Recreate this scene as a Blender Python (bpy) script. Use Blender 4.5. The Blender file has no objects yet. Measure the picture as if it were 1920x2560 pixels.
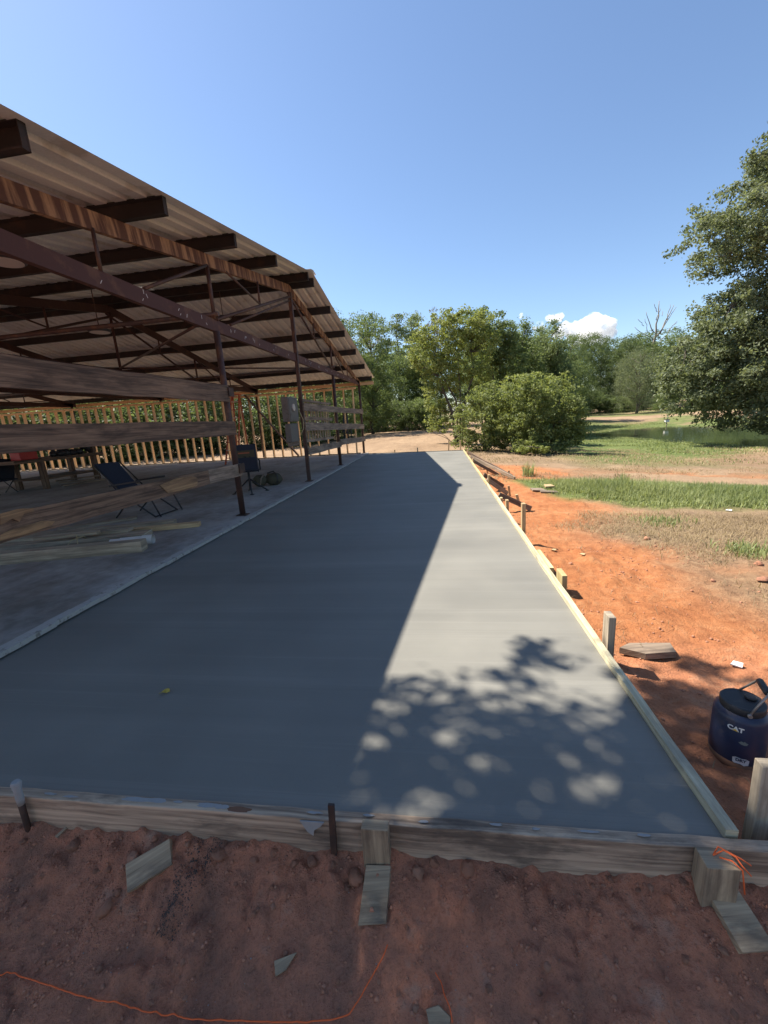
import bpy, math, random
import numpy as np
from mathutils import Vector, Matrix

# ------------------------------------------------------------------ camera, sky, sun, exposure
CAMH = 1.4
F_PX, PITCH, ROLL, YAW = 1021.3, math.radians(-12.874), math.radians(-3.763), math.radians(-8.31)
SC = bpy.context.scene
COL = SC.collection

def cam_axes():
    f = np.array([math.sin(YAW)*math.cos(PITCH), math.cos(YAW)*math.cos(PITCH), math.sin(PITCH)])
    r = np.array([math.cos(YAW), -math.sin(YAW), 0.0])
    u = np.cross(r, f)
    return r*math.cos(ROLL)+u*math.sin(ROLL), -r*math.sin(ROLL)+u*math.cos(ROLL), f
CR, CU, CF = cam_axes()
cd = bpy.data.cameras.new('camera'); cam = bpy.data.objects.new('camera', cd); COL.objects.link(cam)
cd.sensor_fit = 'HORIZONTAL'; cd.sensor_width = 36.0; cd.lens = 36.0*F_PX/1920
cd.clip_start = 0.05; cd.clip_end = 12000
cam.matrix_world = Matrix(((CR[0], CU[0], -CF[0], 0), (CR[1], CU[1], -CF[1], 0), (CR[2], CU[2], -CF[2], CAMH), (0, 0, 0, 1)))
SC.camera = cam

SUN = Vector((-0.651, 0.275, 1.0)).normalized()
w = bpy.data.worlds.new('World'); SC.world = w; w.use_nodes = True
nt = w.node_tree
bg = nt.nodes['Background']
sky = nt.nodes.new('ShaderNodeTexSky'); sky.sky_type = 'NISHITA'; sky.sun_disc = False
sky.sun_elevation = math.asin(SUN.z); sky.sun_rotation = math.atan2(SUN.x, SUN.y)
sky.altitude = 150; sky.air_density = 1.0; sky.dust_density = 0.4; sky.ozone_density = 3.2
nt.links.new(sky.outputs[0], bg.inputs[0]); bg.inputs[1].default_value = 0.086
sl = bpy.data.lights.new('sun', 'SUN'); sl.energy = 5.0; sl.angle = math.radians(0.53); sl.color = (1.0, 0.91, 0.77)
so = bpy.data.objects.new('sun', sl); COL.objects.link(so)
so.rotation_euler = (-SUN).to_track_quat('-Z', 'Y').to_euler(); so.location = (-30, 12, 46)
vs = SC.view_settings
vs.view_transform = 'Standard'; vs.look = 'None'; vs.exposure = 1.2; vs.gamma = 1.0; vs.use_curve_mapping = False
try:
    SC.cycles.use_denoising = True
    SC.cycles.max_bounces = 8; SC.cycles.volume_bounces = 7
except Exception:
    pass

# ------------------------------------------------------------------ helpers
def ray(px, py):
    return CF*F_PX + CR*(px-960) + CU*(1280-py)
def P(px, py, X=None, Y=None, Z=None):
    """photo pixel -> point on a known plane of the place"""
    d = ray(px, py)
    if X is not None: t = X/d[0]
    elif Y is not None: t = Y/d[1]
    else: t = (Z-CAMH)/d[2]
    return Vector((d[0]*t, d[1]*t, CAMH+d[2]*t))

def tag(o, label=None, cat=None, group=None, kind=None):
    if label: o['label'] = label
    if cat: o['category'] = cat
    if group: o['group'] = group
    if kind: o['kind'] = kind
    return o
def thing(name, label, cat, loc=(0, 0, 0), group=None):
    o = bpy.data.objects.new(name, None); COL.objects.link(o); o.empty_display_size = 0.2
    o.location = loc
    return tag(o, label, cat, group)
def wloc(o):
    v = Vector((0, 0, 0))
    while o is not None:
        v += o.location; o = o.parent
    return v

class MB:
    """collects boxes, beams and tubes into one mesh (with metre UVs along the grain)"""
    def __init__(s):
        s.v = []; s.f = []; s.uv = []; s.sm = []
    def face(s, idx, uv=None, smooth=False):
        s.f.append(tuple(idx)); s.uv.append(uv or [(s.v[i][0]+s.v[i][1], s.v[i][2]) for i in idx]); s.sm.append(smooth)
    def beam(s, a, b, w, h, up=(0, 0, 1), seg=1, warp=0.0, rng=random, taper=1.0):
        """board from a to b (centre line), w = across, h = along 'up'"""
        a = Vector(a); b = Vector(b); d = b-a; L = d.length; d.normalize()
        up = Vector(up); side = d.cross(up)
        if side.length < 1e-5: side = d.cross(Vector((1, 0, 0)))
        side.normalize(); up = side.cross(d).normalized()
        u0 = rng.random()*50; v0 = rng.random()*50
        rings = []
        for i in range(seg+1):
            t = i/seg; c = a+d*(L*t)
            if warp and 0 < i < seg: c = c+up*rng.uniform(-warp, warp)+side*rng.uniform(-warp, warp)*0.6
            k = 1+(taper-1)*t
            base = len(s.v)
            for (sx, sz) in ((-1, -1), (1, -1), (1, 1), (-1, 1)):
                q = c+side*(sx*w*k/2)+up*(sz*h*k/2)
                if warp: q = q+Vector((rng.uniform(-1, 1), rng.uniform(-1, 1), rng.uniform(-1, 1)))*warp*0.35
                s.v.append(tuple(q))
            rings.append((base, u0+L*t))
        per = [0, w, w+h, 2*w+h, 2*w+2*h]
        for i in range(seg):
            (A, ua), (B, ub) = rings[i], rings[i+1]
            for k in range(4):
                k2 = (k+1) % 4
                s.face((A+k, A+k2, B+k2, B+k), [(ua, v0+per[k]), (ua, v0+per[k+1]), (ub, v0+per[k+1]), (ub, v0+per[k])])
        A = rings[0][0]; B = rings[-1][0]
        e = [(u0, v0), (u0+.01, v0), (u0+.01, v0+h), (u0, v0+h)]
        s.face((A+3, A+2, A+1, A), e); s.face((B, B+1, B+2, B+3), e)
        return s
    def box(s, c, size, rz=0.0, rng=random):
        c = Vector(c); dx = Vector((math.cos(rz), math.sin(rz), 0))*size[0]/2
        return s.beam(c-dx, c+dx, size[1], size[2], rng=rng)
    def tube(s, pts, r, n=8, cap=True):
        pts = [Vector(p) for p in pts]; R = r if isinstance(r, (list, tuple)) else [r]*len(pts)
        prev = None; rings = []; ln = 0
        for i, p in enumerate(pts):
            t = (pts[min(i+1, len(pts)-1)]-pts[max(i-1, 0)]).normalized()
            if prev is None:
                x = t.orthogonal().normalized()
            else:
                x = (prev-t*prev.dot(t)).normalized()
            prev = x; y = t.cross(x)
            if i: ln += (p-pts[i-1]).length
            base = len(s.v)
            for k in range(n):
                a = 2*math.pi*k/n
                s.v.append(tuple(p+(x*math.cos(a)+y*math.sin(a))*R[i]))
            rings.append((base, ln))
        for i in range(len(rings)-1):
            (A, ua), (B, ub) = rings[i], rings[i+1]
            for k in range(n):
                k2 = (k+1) % n
                s.face((A+k, A+k2, B+k2, B+k), [(ua, k*.03), (ua, k*.03+.03), (ub, k*.03+.03), (ub, k*.03)], True)
        if cap:
            A = rings[0][0]; B = rings[-1][0]
            s.face([A+k for k in range(n)][::-1]); s.face([B+k for k in range(n)])
        return s
    def lathe(s, prof, c=(0, 0, 0), n=32):
        base = len(s.v); c = Vector(c); m = len(prof)
        for (r, z) in prof:
            for k in range(n):
                a = 2*math.pi*k/n
                s.v.append((c.x+r*math.cos(a), c.y+r*math.sin(a), c.z+z))
        for i in range(m-1):
            for k in range(n):
                k2 = (k+1) % n
                s.face((base+i*n+k, base+i*n+k2, base+(i+1)*n+k2, base+(i+1)*n+k), None, True)
        s.face([base+k for k in range(n)][::-1]); s.face([base+(m-1)*n+k for k in range(n)])
        return s
    def poly(s, pts, thick):
        """irregular flat piece, given its top outline, with real thickness"""
        pts = [Vector(p) for p in pts]; n = len(pts); base = len(s.v)
        nrm = (pts[1]-pts[0]).cross(pts[2]-pts[0]).normalized()
        for p in pts: s.v.append(tuple(p))
        for p in pts: s.v.append(tuple(p-nrm*thick))
        s.face([base+k for k in range(n)]); s.face([base+n+k for k in range(n)][::-1])
        for k in range(n):
            k2 = (k+1) % n
            s.face((base+k, base+n+k, base+n+k2, base+k2))
        return s
    def mesh(s, name, mat, off=Vector((0, 0, 0))):
        me = bpy.data.meshes.new(name)
        me.from_pydata([(x-off.x, y-off.y, z-off.z) for x, y, z in s.v], [], s.f)
        uvl = me.uv_layers.new(name='UVMap')
        uvl.data.foreach_set('uv', [c for fu in s.uv for p in fu for c in p])
        me.polygons.foreach_set('use_smooth', s.sm)
        if mat: me.materials.append(mat)
        me.update()
        return me
    def build(s, name, mat, parent=None, label=None, cat=None, group=None, kind=None, bevel=0.0):
        if parent is not None: off = wloc(parent)
        else:
            a = np.array(s.v); off = Vector(((a[:, 0].min()+a[:, 0].max())/2, (a[:, 1].min()+a[:, 1].max())/2, a[:, 2].min()))
        o = bpy.data.objects.new(name, s.mesh(name, mat, off)); COL.objects.link(o)
        if parent is not None: o.parent = parent
        else: o.location = off
        if bevel:
            m = o.modifiers.new('bevel', 'BEVEL'); m.width = bevel; m.segments = 2; m.limit_method = 'ANGLE'
        return tag(o, label, cat, group, kind)

# --- numpy noise
_perm = np.random.RandomState(7).rand(256, 256)
def vnoise(x, y, s=0):
    x = np.asarray(x, float)+s*17.31; y = np.asarray(y, float)+s*9.77
    xi = np.floor(x).astype(np.int64); yi = np.floor(y).astype(np.int64)
    fx = x-xi; fy = y-yi; fx = fx*fx*(3-2*fx); fy = fy*fy*(3-2*fy)
    g = lambda i, j: _perm[(i) & 255, (j) & 255]
    a = g(xi, yi)*(1-fx)+g(xi+1, yi)*fx; b = g(xi, yi+1)*(1-fx)+g(xi+1, yi+1)*fx
    return (a*(1-fy)+b*fy)*2-1
def fbm(x, y, o=4, s=0):
    r = 0; a = 1.0
    for i in range(o):
        r = r+a*vnoise(x, y, s+i); x = x*2.03; y = y*2.03; a *= 0.5
    return r
def sstep(a, b, x):
    t = np.clip((np.asarray(x, float)-a)/(b-a), 0, 1); return t*t*(3-2*t)

# ------------------------------------------------------------------ materials
def newmat(name):
    m = bpy.data.materials.new(name); m.use_nodes = True
    return m, m.node_tree, m.node_tree.nodes['Principled BSDF']
def nd(nt, typ, ins=None, **props):
    n = nt.nodes.new(typ)
    for k, v in props.items(): setattr(n, k, v)
    for k, v in (ins or {}).items():
        if isinstance(v, bpy.types.NodeSocket): nt.links.new(v, n.inputs[k])
        else: n.inputs[k].default_value = v
    return n
def c4(c): return (c[0], c[1], c[2], 1.0)
def noise(nt, vec, scale, detail=4, rough=0.55, dist=0.0):
    return nd(nt, 'ShaderNodeTexNoise', {'Vector': vec, 'Scale': scale, 'Detail': detail, 'Roughness': rough, 'Distortion': dist}).outputs['Fac']
def ramp(nt, fac, stops):
    n = nd(nt, 'ShaderNodeValToRGB', {'Fac': fac}); e = n.color_ramp.elements
    while len(e) < len(stops): e.new(0.5)
    for el, (p, c) in zip(e, stops):
        el.position = p; el.color = c4(c) if not np.isscalar(c) else (c, c, c, 1)
    return n.outputs['Color']
def mix(nt, fac, a, b, blend='MIX'):
    n = nd(nt, 'ShaderNodeMix', data_type='RGBA', blend_type=blend)
    for i, v in ((0, fac), (6, a), (7, b)):
        if isinstance(v, bpy.types.NodeSocket): nt.links.new(v, n.inputs[i])
        else: n.inputs[i].default_value = v if (i == 0 or len(v) == 4) else c4(v)
    return n.outputs[2]
def mathn(nt, op, a, b=0.0, clamp=False):
    n = nd(nt, 'ShaderNodeMath', operation=op, use_clamp=clamp)
    for i, v in ((0, a), (1, b)):
        if isinstance(v, bpy.types.NodeSocket): nt.links.new(v, n.inputs[i])
        else: n.inputs[i].default_value = v
    return n.outputs[0]
def bump(nt, bs, h, strength, dist):
    b = nd(nt, 'ShaderNodeBump', {'Height': h, 'Strength': strength, 'Distance': dist})
    nt.links.new(b.outputs[0], bs.inputs['Normal'])
def scaled(nt, vec, s):
    return nd(nt, 'ShaderNodeMapping', {'Vector': vec, 'Scale': s}).outputs[0]

def wood(name, dark, light, stain=None, stain_amt=0.0, rough=0.8, var=0.25):
    m, nt, bs = newmat(name)
    uv = nd(nt, 'ShaderNodeUVMap').outputs[0]
    g1 = noise(nt, scaled(nt, uv, (1.4, 42, 1)), 1.0, 5, 0.65, 0.8)
    g2 = noise(nt, scaled(nt, uv, (0.9, 9, 1)), 1.0, 3, 0.5, 1.2)
    col = ramp(nt, mathn(nt, 'ADD', mathn(nt, 'MULTIPLY', g1, 0.6), mathn(nt, 'MULTIPLY', g2, 0.4)), [(0.40, dark), (0.60, light)])
    if stain:
        s = noise(nt, scaled(nt, uv, (2.2, 7, 1)), 1.0, 6, 0.65)
        col = mix(nt, mathn(nt, 'MULTIPLY', ramp(nt, s, [(0.5, 0.0), (0.64, 1.0)]), stain_amt), col, stain)
    oi = nd(nt, 'ShaderNodeObjectInfo').outputs['Random']
    hv = nd(nt, 'ShaderNodeHueSaturation', {'Color': col, 'Value': mathn(nt, 'ADD', mathn(nt, 'MULTIPLY', oi, var), 1-var/2)})
    nt.links.new(hv.outputs[0], bs.inputs['Base Color']); bs.inputs['Roughness'].default_value = rough
    bump(nt, bs, g1, 0.5, 0.004)
    return m
def metal(name, base, rust, amt=0.5, rough=0.6, metallic=0.0, scale=4.0, streak=False):
    m, nt, bs = newmat(name)
    if streak: vec = scaled(nt, nd(nt, 'ShaderNodeUVMap').outputs[0], (7.0, 0.7, 1))
    else: vec = nd(nt, 'ShaderNodeTexCoord').outputs['Object']
    n = noise(nt, vec, 1.0 if streak else scale, 6, 0.62)
    f = noise(nt, nd(nt, 'ShaderNodeTexCoord').outputs['Object'], 45, 4, 0.6)
    col = mix(nt, ramp(nt, n, [(0.62-amt*0.3, 0.0), (0.72-amt*0.3, 1.0)]), base, rust)
    col = mix(nt, mathn(nt, 'MULTIPLY', f, 0.5), col, mix(nt, 1.0, col, (0.35, 0.33, 0.33), 'MULTIPLY'))
    nt.links.new(col, bs.inputs['Base Color'])
    bs.inputs['Roughness'].default_value = rough; bs.inputs['Metallic'].default_value = metallic
    bump(nt, bs, f, 0.25, 0.003)
    return m
def plain(name, col, rough=0.6, spec=0.5, fleck=None, fscale=60, famt=0.4):
    m, nt, bs = newmat(name)
    oc = nd(nt, 'ShaderNodeTexCoord').outputs['Object']
    n = noise(nt, oc, fscale, 4, 0.6)
    c = mix(nt, mathn(nt, 'MULTIPLY', n, 0.5), col, tuple(x*0.55 for x in col))
    if fleck: c = mix(nt, mathn(nt, 'MULTIPLY', ramp(nt, noise(nt, oc, fscale*0.35, 5, 0.7), [(0.56, 0.0), (0.66, 1.0)]), famt), c, fleck)
    nt.links.new(c, bs.inputs['Base Color']); bs.inputs['Roughness'].default_value = rough
    bs.inputs['Specular IOR Level'].default_value = spec
    return m
def leafmat(name, dark, light, trans=0.45, rough=0.55):
    m, nt, bs = newmat(name)
    t = nd(nt, 'ShaderNodeAttribute', attribute_name='tint').outputs['Fac']
    oi = nd(nt, 'ShaderNodeObjectInfo').outputs['Random']
    f = mathn(nt, 'ADD', mathn(nt, 'MULTIPLY', t, 0.85), mathn(nt, 'MULTIPLY', oi, 0.15))
    col = mix(nt, f, dark, light)
    nt.links.new(col, bs.inputs['Base Color']); bs.inputs['Roughness'].default_value = rough
    bs.inputs['Specular IOR Level'].default_value = 0.35
    tr = nd(nt, 'ShaderNodeBsdfTranslucent', {'Color': mix(nt, 0.5, col, (light[0]*1.3, light[1]*1.3, light[2]*0.6))})
    ms = nd(nt, 'ShaderNodeMixShader', {0: trans, 1: bs.outputs[0], 2: tr.outputs[0]})
    nt.links.new(ms.outputs[0], nt.nodes['Material Output'].inputs[0])
    return m

M = {}
M['plank'] = wood('weathered_plank', (0.058, 0.036, 0.024), (0.215, 0.140, 0.092), (0.032, 0.020, 0.014), 0.6)
M['plank_grey'] = wood('grey_plank', (0.12, 0.09, 0.068), (0.33, 0.255, 0.19), (0.07, 0.05, 0.038), 0.6)
M['raw'] = wood('raw_split_wood', (0.16, 0.095, 0.05), (0.33, 0.21, 0.105), (0.08, 0.05, 0.03), 0.7)
M['form'] = wood('form_board', (0.20, 0.15, 0.10), (0.48, 0.375, 0.25), (0.09, 0.065, 0.05), 0.65)
M['form_dark'] = wood('dark_form_board', (0.18, 0.13, 0.095), (0.50, 0.385, 0.28), (0.035, 0.03, 0.028), 0.7)
M['pine'] = wood('new_pine', (0.34, 0.23, 0.12), (0.62, 0.47, 0.27), (0.30, 0.18, 0.09), 0.4)
M['yellow'] = wood('yellow_pine', (0.38, 0.30, 0.14), (0.60, 0.50, 0.27), (0.25, 0.19, 0.11), 0.3)
M['formtop'] = wood('cement_dusted_form', (0.28, 0.25, 0.16), (0.56, 0.51, 0.36), (0.20, 0.19, 0.16), 0.6)
M['stud'] = wood('stud_pine', (0.55, 0.35, 0.18), (0.76, 0.55, 0.32), None, 0, 0.7, 0.3)
M['lumber'] = wood('pile_lumber', (0.22, 0.18, 0.13), (0.46, 0.39, 0.29), (0.15, 0.12, 0.09), 0.5)
M['grey_wood'] = wood('silver_wood', (0.20, 0.165, 0.125), (0.44, 0.375, 0.29), (0.12, 0.095, 0.075), 0.6)
M['maroon'] = metal('maroon_primer_steel', (0.080, 0.030, 0.023), (0.13, 0.06, 0.037), 0.3, 0.75)
M['rust'] = metal('rusted_rake_steel', (0.36, 0.205, 0.11), (0.10, 0.04, 0.022), 0.62, 0.8, streak=True)
M['black'] = metal('dark_purlin_steel', (0.022, 0.020, 0.020), (0.045, 0.03, 0.024), 0.3, 0.9)
M['maroon_shaded'] = metal('shade_darkened_maroon_steel', (0.050, 0.020, 0.017), (0.075, 0.035, 0.024), 0.3, 0.85)  # inner truss steel: the barn's inner shade is put into this darker colour
M['pipe'] = metal('brown_pipe_steel', (0.06, 0.032, 0.027), (0.12, 0.06, 0.035), 0.4, 0.6)
M['sheet'] = metal('roof_sheet_steel', (0.74, 0.74, 0.73), (0.56, 0.53, 0.49), 0.2, 0.5, 0.0, 1.5)
M['iron'] = metal('bare_iron', (0.05, 0.03, 0.025), (0.10, 0.05, 0.03), 0.5, 0.7)
M['lip'] = plain('rough_slab_edge', (0.42, 0.41, 0.385), 0.9, 0.2, (0.16, 0.14, 0.12), 40, 0.8)
M['splash'] = plain('dried_concrete', (0.34, 0.345, 0.35), 0.9, 0.3)
M['panel'] = metal('grey_panel_steel', (0.13, 0.125, 0.12), (0.08, 0.07, 0.06), 0.2, 0.55)
M['darkcloth'] = plain('black_chair_fabric', (0.022, 0.025, 0.035), 0.85, 0.3)
M['bluecloth'] = plain('navy_chair_fabric', (0.028, 0.036, 0.058), 0.85, 0.3)
M['camo'] = plain('camouflage_cloth', (0.085, 0.08, 0.055), 0.9, 0.2, (0.02, 0.02, 0.017), 24, 0.9)
M['orange'] = plain('orange_cord', (0.90, 0.16, 0.04), 0.7)
M['red'] = plain('red_plastic', (0.42, 0.03, 0.03), 0.45)
M['white'] = plain('white_plastic', (0.75, 0.75, 0.74), 0.4)
M['lampw'] = plain('lamp_lens', (0.55, 0.50, 0.46), 0.35)
M['navy'] = plain('jug_blue_plastic', (0.020, 0.030, 0.072), 0.42, 0.5, (0.11, 0.085, 0.075), 26, 0.35)
M['jugblack'] = plain('jug_black_plastic', (0.020, 0.021, 0.026), 0.5, 0.5, (0.12, 0.11, 0.10), 40, 0.35)
M['handle'] = metal('bare_wire_handle', (0.42, 0.40, 0.38), (0.25, 0.17, 0.12), 0.3, 0.4, 0.7)
M['jugdirt'] = plain('clay_smear', (0.20, 0.10, 0.06), 0.9)
M['cyellow'] = plain('yellow_print', (0.75, 0.48, 0.03), 0.5)
M['cwhite'] = plain('white_print', (0.72, 0.72, 0.72), 0.5)
M['cblue'] = plain('dark_print', (0.03, 0.04, 0.08), 0.5)
M['ladder'] = plain('orange_fibreglass', (0.42, 0.075, 0.035), 0.5)
M['leafy'] = plain('yellow_leaf', (0.42, 0.33, 0.05), 0.6)
M['rope'] = plain('twine', (0.45, 0.38, 0.22), 0.9)
M['bark'] = wood('bark', (0.05, 0.04, 0.032), (0.15, 0.125, 0.10))
M['barkpale'] = wood('pale_bark', (0.15, 0.13, 0.105), (0.30, 0.27, 0.23))
M['l_mid'] = leafmat('leaf_mid_green', (0.070, 0.107, 0.041), (0.203, 0.258, 0.104))
M['l_pine'] = leafmat('leaf_pine_green', (0.088, 0.124, 0.061), (0.220, 0.271, 0.136))
M['l_dark'] = leafmat('leaf_dark_green', (0.050, 0.077, 0.034), (0.153, 0.201, 0.085))
M['l_yel'] = leafmat('leaf_yellow_green', (0.113, 0.158, 0.045), (0.311, 0.345, 0.119), 0.42)
M['l_oak'] = leafmat('leaf_oak_green', (0.072, 0.099, 0.056), (0.232, 0.266, 0.153), 0.4)
M['l_bush'] = leafmat('leaf_bush_green', (0.090, 0.130, 0.047), (0.266, 0.305, 0.119))
M['l_brown'] = leafmat('leaf_brownish', (0.085, 0.070, 0.035), (0.165, 0.145, 0.070))
M['grass'] = leafmat('grass_blades', (0.125, 0.175, 0.066), (0.350, 0.385, 0.185), 0.4)
M['straw'] = leafmat('dry_straw', (0.13, 0.09, 0.055), (0.36, 0.28, 0.17), 0.2, 0.8)
m, nt, bs = newmat('cloud_vapour'); nt.nodes.remove(bs); M['cloud'] = m
oc = nd(nt, 'ShaderNodeTexCoord').outputs['Object']
dn = noise(nt, oc, 0.016, 6, 0.62)
pv = nd(nt, 'ShaderNodeVolumePrincipled', {'Color': (1, 1, 1, 1), 'Density': mathn(nt, 'MULTIPLY', ramp(nt, dn, [(0.36, 0.0), (0.60, 1.0)]), 0.045), 'Anisotropy': 0.25})
nt.links.new(pv.outputs[0], nt.nodes['Material Output'].inputs['Volume'])

# new concrete: broomed across, with faint pour bands
m, nt, bs = newmat('new_concrete'); M['conc'] = m
oc = nd(nt, 'ShaderNodeTexCoord').outputs['Object']
broom = noise(nt, scaled(nt, oc, (2.2, 260, 1)), 1.0, 4, 0.6)
band = noise(nt, scaled(nt, oc, (0.18, 2.6, 1)), 1.0, 5, 0.55, 0.3)
fine = noise(nt, oc, 160, 3, 0.6)
blotch = noise(nt, oc, 1.3, 5, 0.55)
col = ramp(nt, mathn(nt, 'ADD', mathn(nt, 'MULTIPLY', band, 0.55), mathn(nt, 'MULTIPLY', blotch, 0.45)), [(0.36, (0.160, 0.159, 0.146)), (0.62, (0.214, 0.212, 0.194))])
col = mix(nt, mathn(nt, 'MULTIPLY', broom, 0.30), col, (0.17, 0.167, 0.152))
lines = noise(nt, scaled(nt, oc, (0.05, 5.5, 1)), 1.0, 6, 0.75, 0.1)
col = mix(nt, mathn(nt, 'MULTIPLY', ramp(nt, lines, [(0.56, 0.0), (0.60, 1.0), (0.64, 0.0)]), 0.16), col, (0.30, 0.295, 0.27))
col = mix(nt, mathn(nt, 'MULTIPLY', ramp(nt, lines, [(0.38, 0.0), (0.41, 1.0), (0.44, 0.0)]), 0.20), col, (0.12, 0.12, 0.112))
damp = noise(nt, oc, 0.55, 4, 0.6, 0.6)
col = mix(nt, mathn(nt, 'MULTIPLY', ramp(nt, damp, [(0.50, 0.0), (0.68, 1.0)]), 0.35), col, (0.145, 0.145, 0.137))
pit = nd(nt, 'ShaderNodeTexVoronoi', {'Vector': oc, 'Scale': 22.0}, feature='F1').outputs['Distance']
col = mix(nt, mathn(nt, 'MULTIPLY', ramp(nt, pit, [(0.03, 1.0), (0.07, 0.0)]), 0.35), col, (0.08, 0.077, 0.068))
nt.links.new(col, bs.inputs['Base Color']); bs.inputs['Specular IOR Level'].default_value = 0.25
nt.links.new(ramp(nt, blotch, [(0.3, 0.50), (0.7, 0.72)]), bs.inputs['Roughness'])
bump(nt, bs, mathn(nt, 'ADD', broom, mathn(nt, 'MULTIPLY', fine, 0.5)), 0.35, 0.003)

# old barn floor
m, nt, bs = newmat('old_concrete'); M['oldconc'] = m
oc = nd(nt, 'ShaderNodeTexCoord').outputs['Object']
a = noise(nt, oc, 0.9, 7, 0.62); b_ = noise(nt, oc, 9, 5, 0.6); dirt = noise(nt, scaled(nt, oc, (1.0, 0.35, 1)), 1.6, 6, 0.65)
col = ramp(nt, mathn(nt, 'ADD', mathn(nt, 'MULTIPLY', a, 0.65), mathn(nt, 'MULTIPLY', b_, 0.35)), [(0.34, (0.16, 0.15, 0.135)), (0.60, (0.37, 0.355, 0.335))])
col = mix(nt, mathn(nt, 'MULTIPLY', ramp(nt, dirt, [(0.50, 0.0), (0.66, 1.0)]), 0.55), col, (0.15, 0.115, 0.085))
nt.links.new(col, bs.inputs['Base Color']); bs.inputs['Roughness'].default_value = 0.75
bump(nt, bs, b_, 0.4, 0.006)

# water
m, nt, bs = newmat('pond_water'); M['water'] = m
bs.inputs['Base Color'].default_value = (0.030, 0.045, 0.024, 1); bs.inputs['Roughness'].default_value = 0.06
oc = nd(nt, 'ShaderNodeTexCoord').outputs['Object']
bump(nt, bs, noise(nt, scaled(nt, oc, (1.2, 3.5, 1)), 1.0, 3, 0.5), 0.10, 0.03)

# ground: 'mask' attribute  R clay  G living grass  B dead brown thatch  A moist dark front clay
m, nt, bs = newmat('ground_soil'); M['ground'] = m
at = nd(nt, 'ShaderNodeAttribute', attribute_name='mask')
sep = nd(nt, 'ShaderNodeSeparateColor', {'Color': at.outputs['Color']})
oc = nd(nt, 'ShaderNodeTexCoord').outputs['Object']
n1 = noise(nt, oc, 2.2, 7, 0.62); n2 = noise(nt, oc, 13, 6, 0.65); n3 = noise(nt, oc, 85, 5, 0.7); n4 = noise(nt, oc, 0.22, 5, 0.6)
nm = mathn(nt, 'ADD', mathn(nt, 'MULTIPLY', n1, 0.5), mathn(nt, 'MULTIPLY', n2, 0.5))
tan = ramp(nt, mathn(nt, 'ADD', mathn(nt, 'MULTIPLY', nm, 0.6), mathn(nt, 'MULTIPLY', n4, 0.4)), [(0.34, (0.19, 0.125, 0.078)), (0.62, (0.36, 0.255, 0.165))])
clay = ramp(nt, nm, [(0.33, (0.27, 0.098, 0.040)), (0.50, (0.39, 0.158, 0.066)), (0.66, (0.47, 0.230, 0.110))])
front = ramp(nt, mathn(nt, 'ADD', mathn(nt, 'MULTIPLY', n1, 0.6), mathn(nt, 'MULTIPLY', n2, 0.4)), [(0.30, (0.22, 0.13, 0.096)), (0.42, (0.39, 0.19, 0.128)), (0.54, (0.58, 0.245, 0.150)), (0.64, (0.52, 0.32, 0.235)), (0.73, (0.52, 0.39, 0.31))])
grs = ramp(nt, nm, [(0.35, (0.060, 0.095, 0.025)), (0.65, (0.17, 0.20, 0.07))])
thatch = ramp(nt, mathn(nt, 'ADD', mathn(nt, 'MULTIPLY', n2, 0.6), mathn(nt, 'MULTIPLY', n3, 0.4)), [(0.36, (0.115, 0.080, 0.052)), (0.62, (0.30, 0.225, 0.14))])
col = mix(nt, sep.outputs[0], tan, clay)
col = mix(nt, at.outputs['Alpha'], col, front)
col = mix(nt, sep.outputs[2], col, thatch)
col = mix(nt, sep.outputs[1], col, grs)
col = mix(nt, mathn(nt, 'MULTIPLY', ramp(nt, n3, [(0.30, 1.0), (0.5, 0.0)]), 0.45), col, mix(nt, 1.0, col, (0.35, 0.30, 0.28), 'MULTIPLY'))
nt.links.new(col, bs.inputs['Base Color']); bs.inputs['Roughness'].default_value = 0.95; bs.inputs['Specular IOR Level'].default_value = 0.2
bump(nt, bs, mathn(nt, 'ADD', n3, mathn(nt, 'MULTIPLY', n2, 1.6)), 1.0, 0.016)
m, nt, bs = newmat('clod_soil'); M['clod'] = m
oc = nd(nt, 'ShaderNodeTexCoord').outputs['Object']; oi = nd(nt, 'ShaderNodeObjectInfo').outputs['Random']
n2 = noise(nt, oc, 30, 6, 0.65)
col = ramp(nt, mathn(nt, 'ADD', mathn(nt, 'MULTIPLY', n2, 0.7), mathn(nt, 'MULTIPLY', oi, 0.3)), [(0.3, (0.27, 0.145, 0.098)), (0.5, (0.46, 0.21, 0.130)), (0.7, (0.50, 0.29, 0.20))])
nt.links.new(col, bs.inputs['Base Color']); bs.inputs['Roughness'].default_value = 0.95
bump(nt, bs, n2, 0.7, 0.01)
M['grit'] = plain('dark_grit', (0.13, 0.098, 0.085), 0.9, 0.2)

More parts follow.
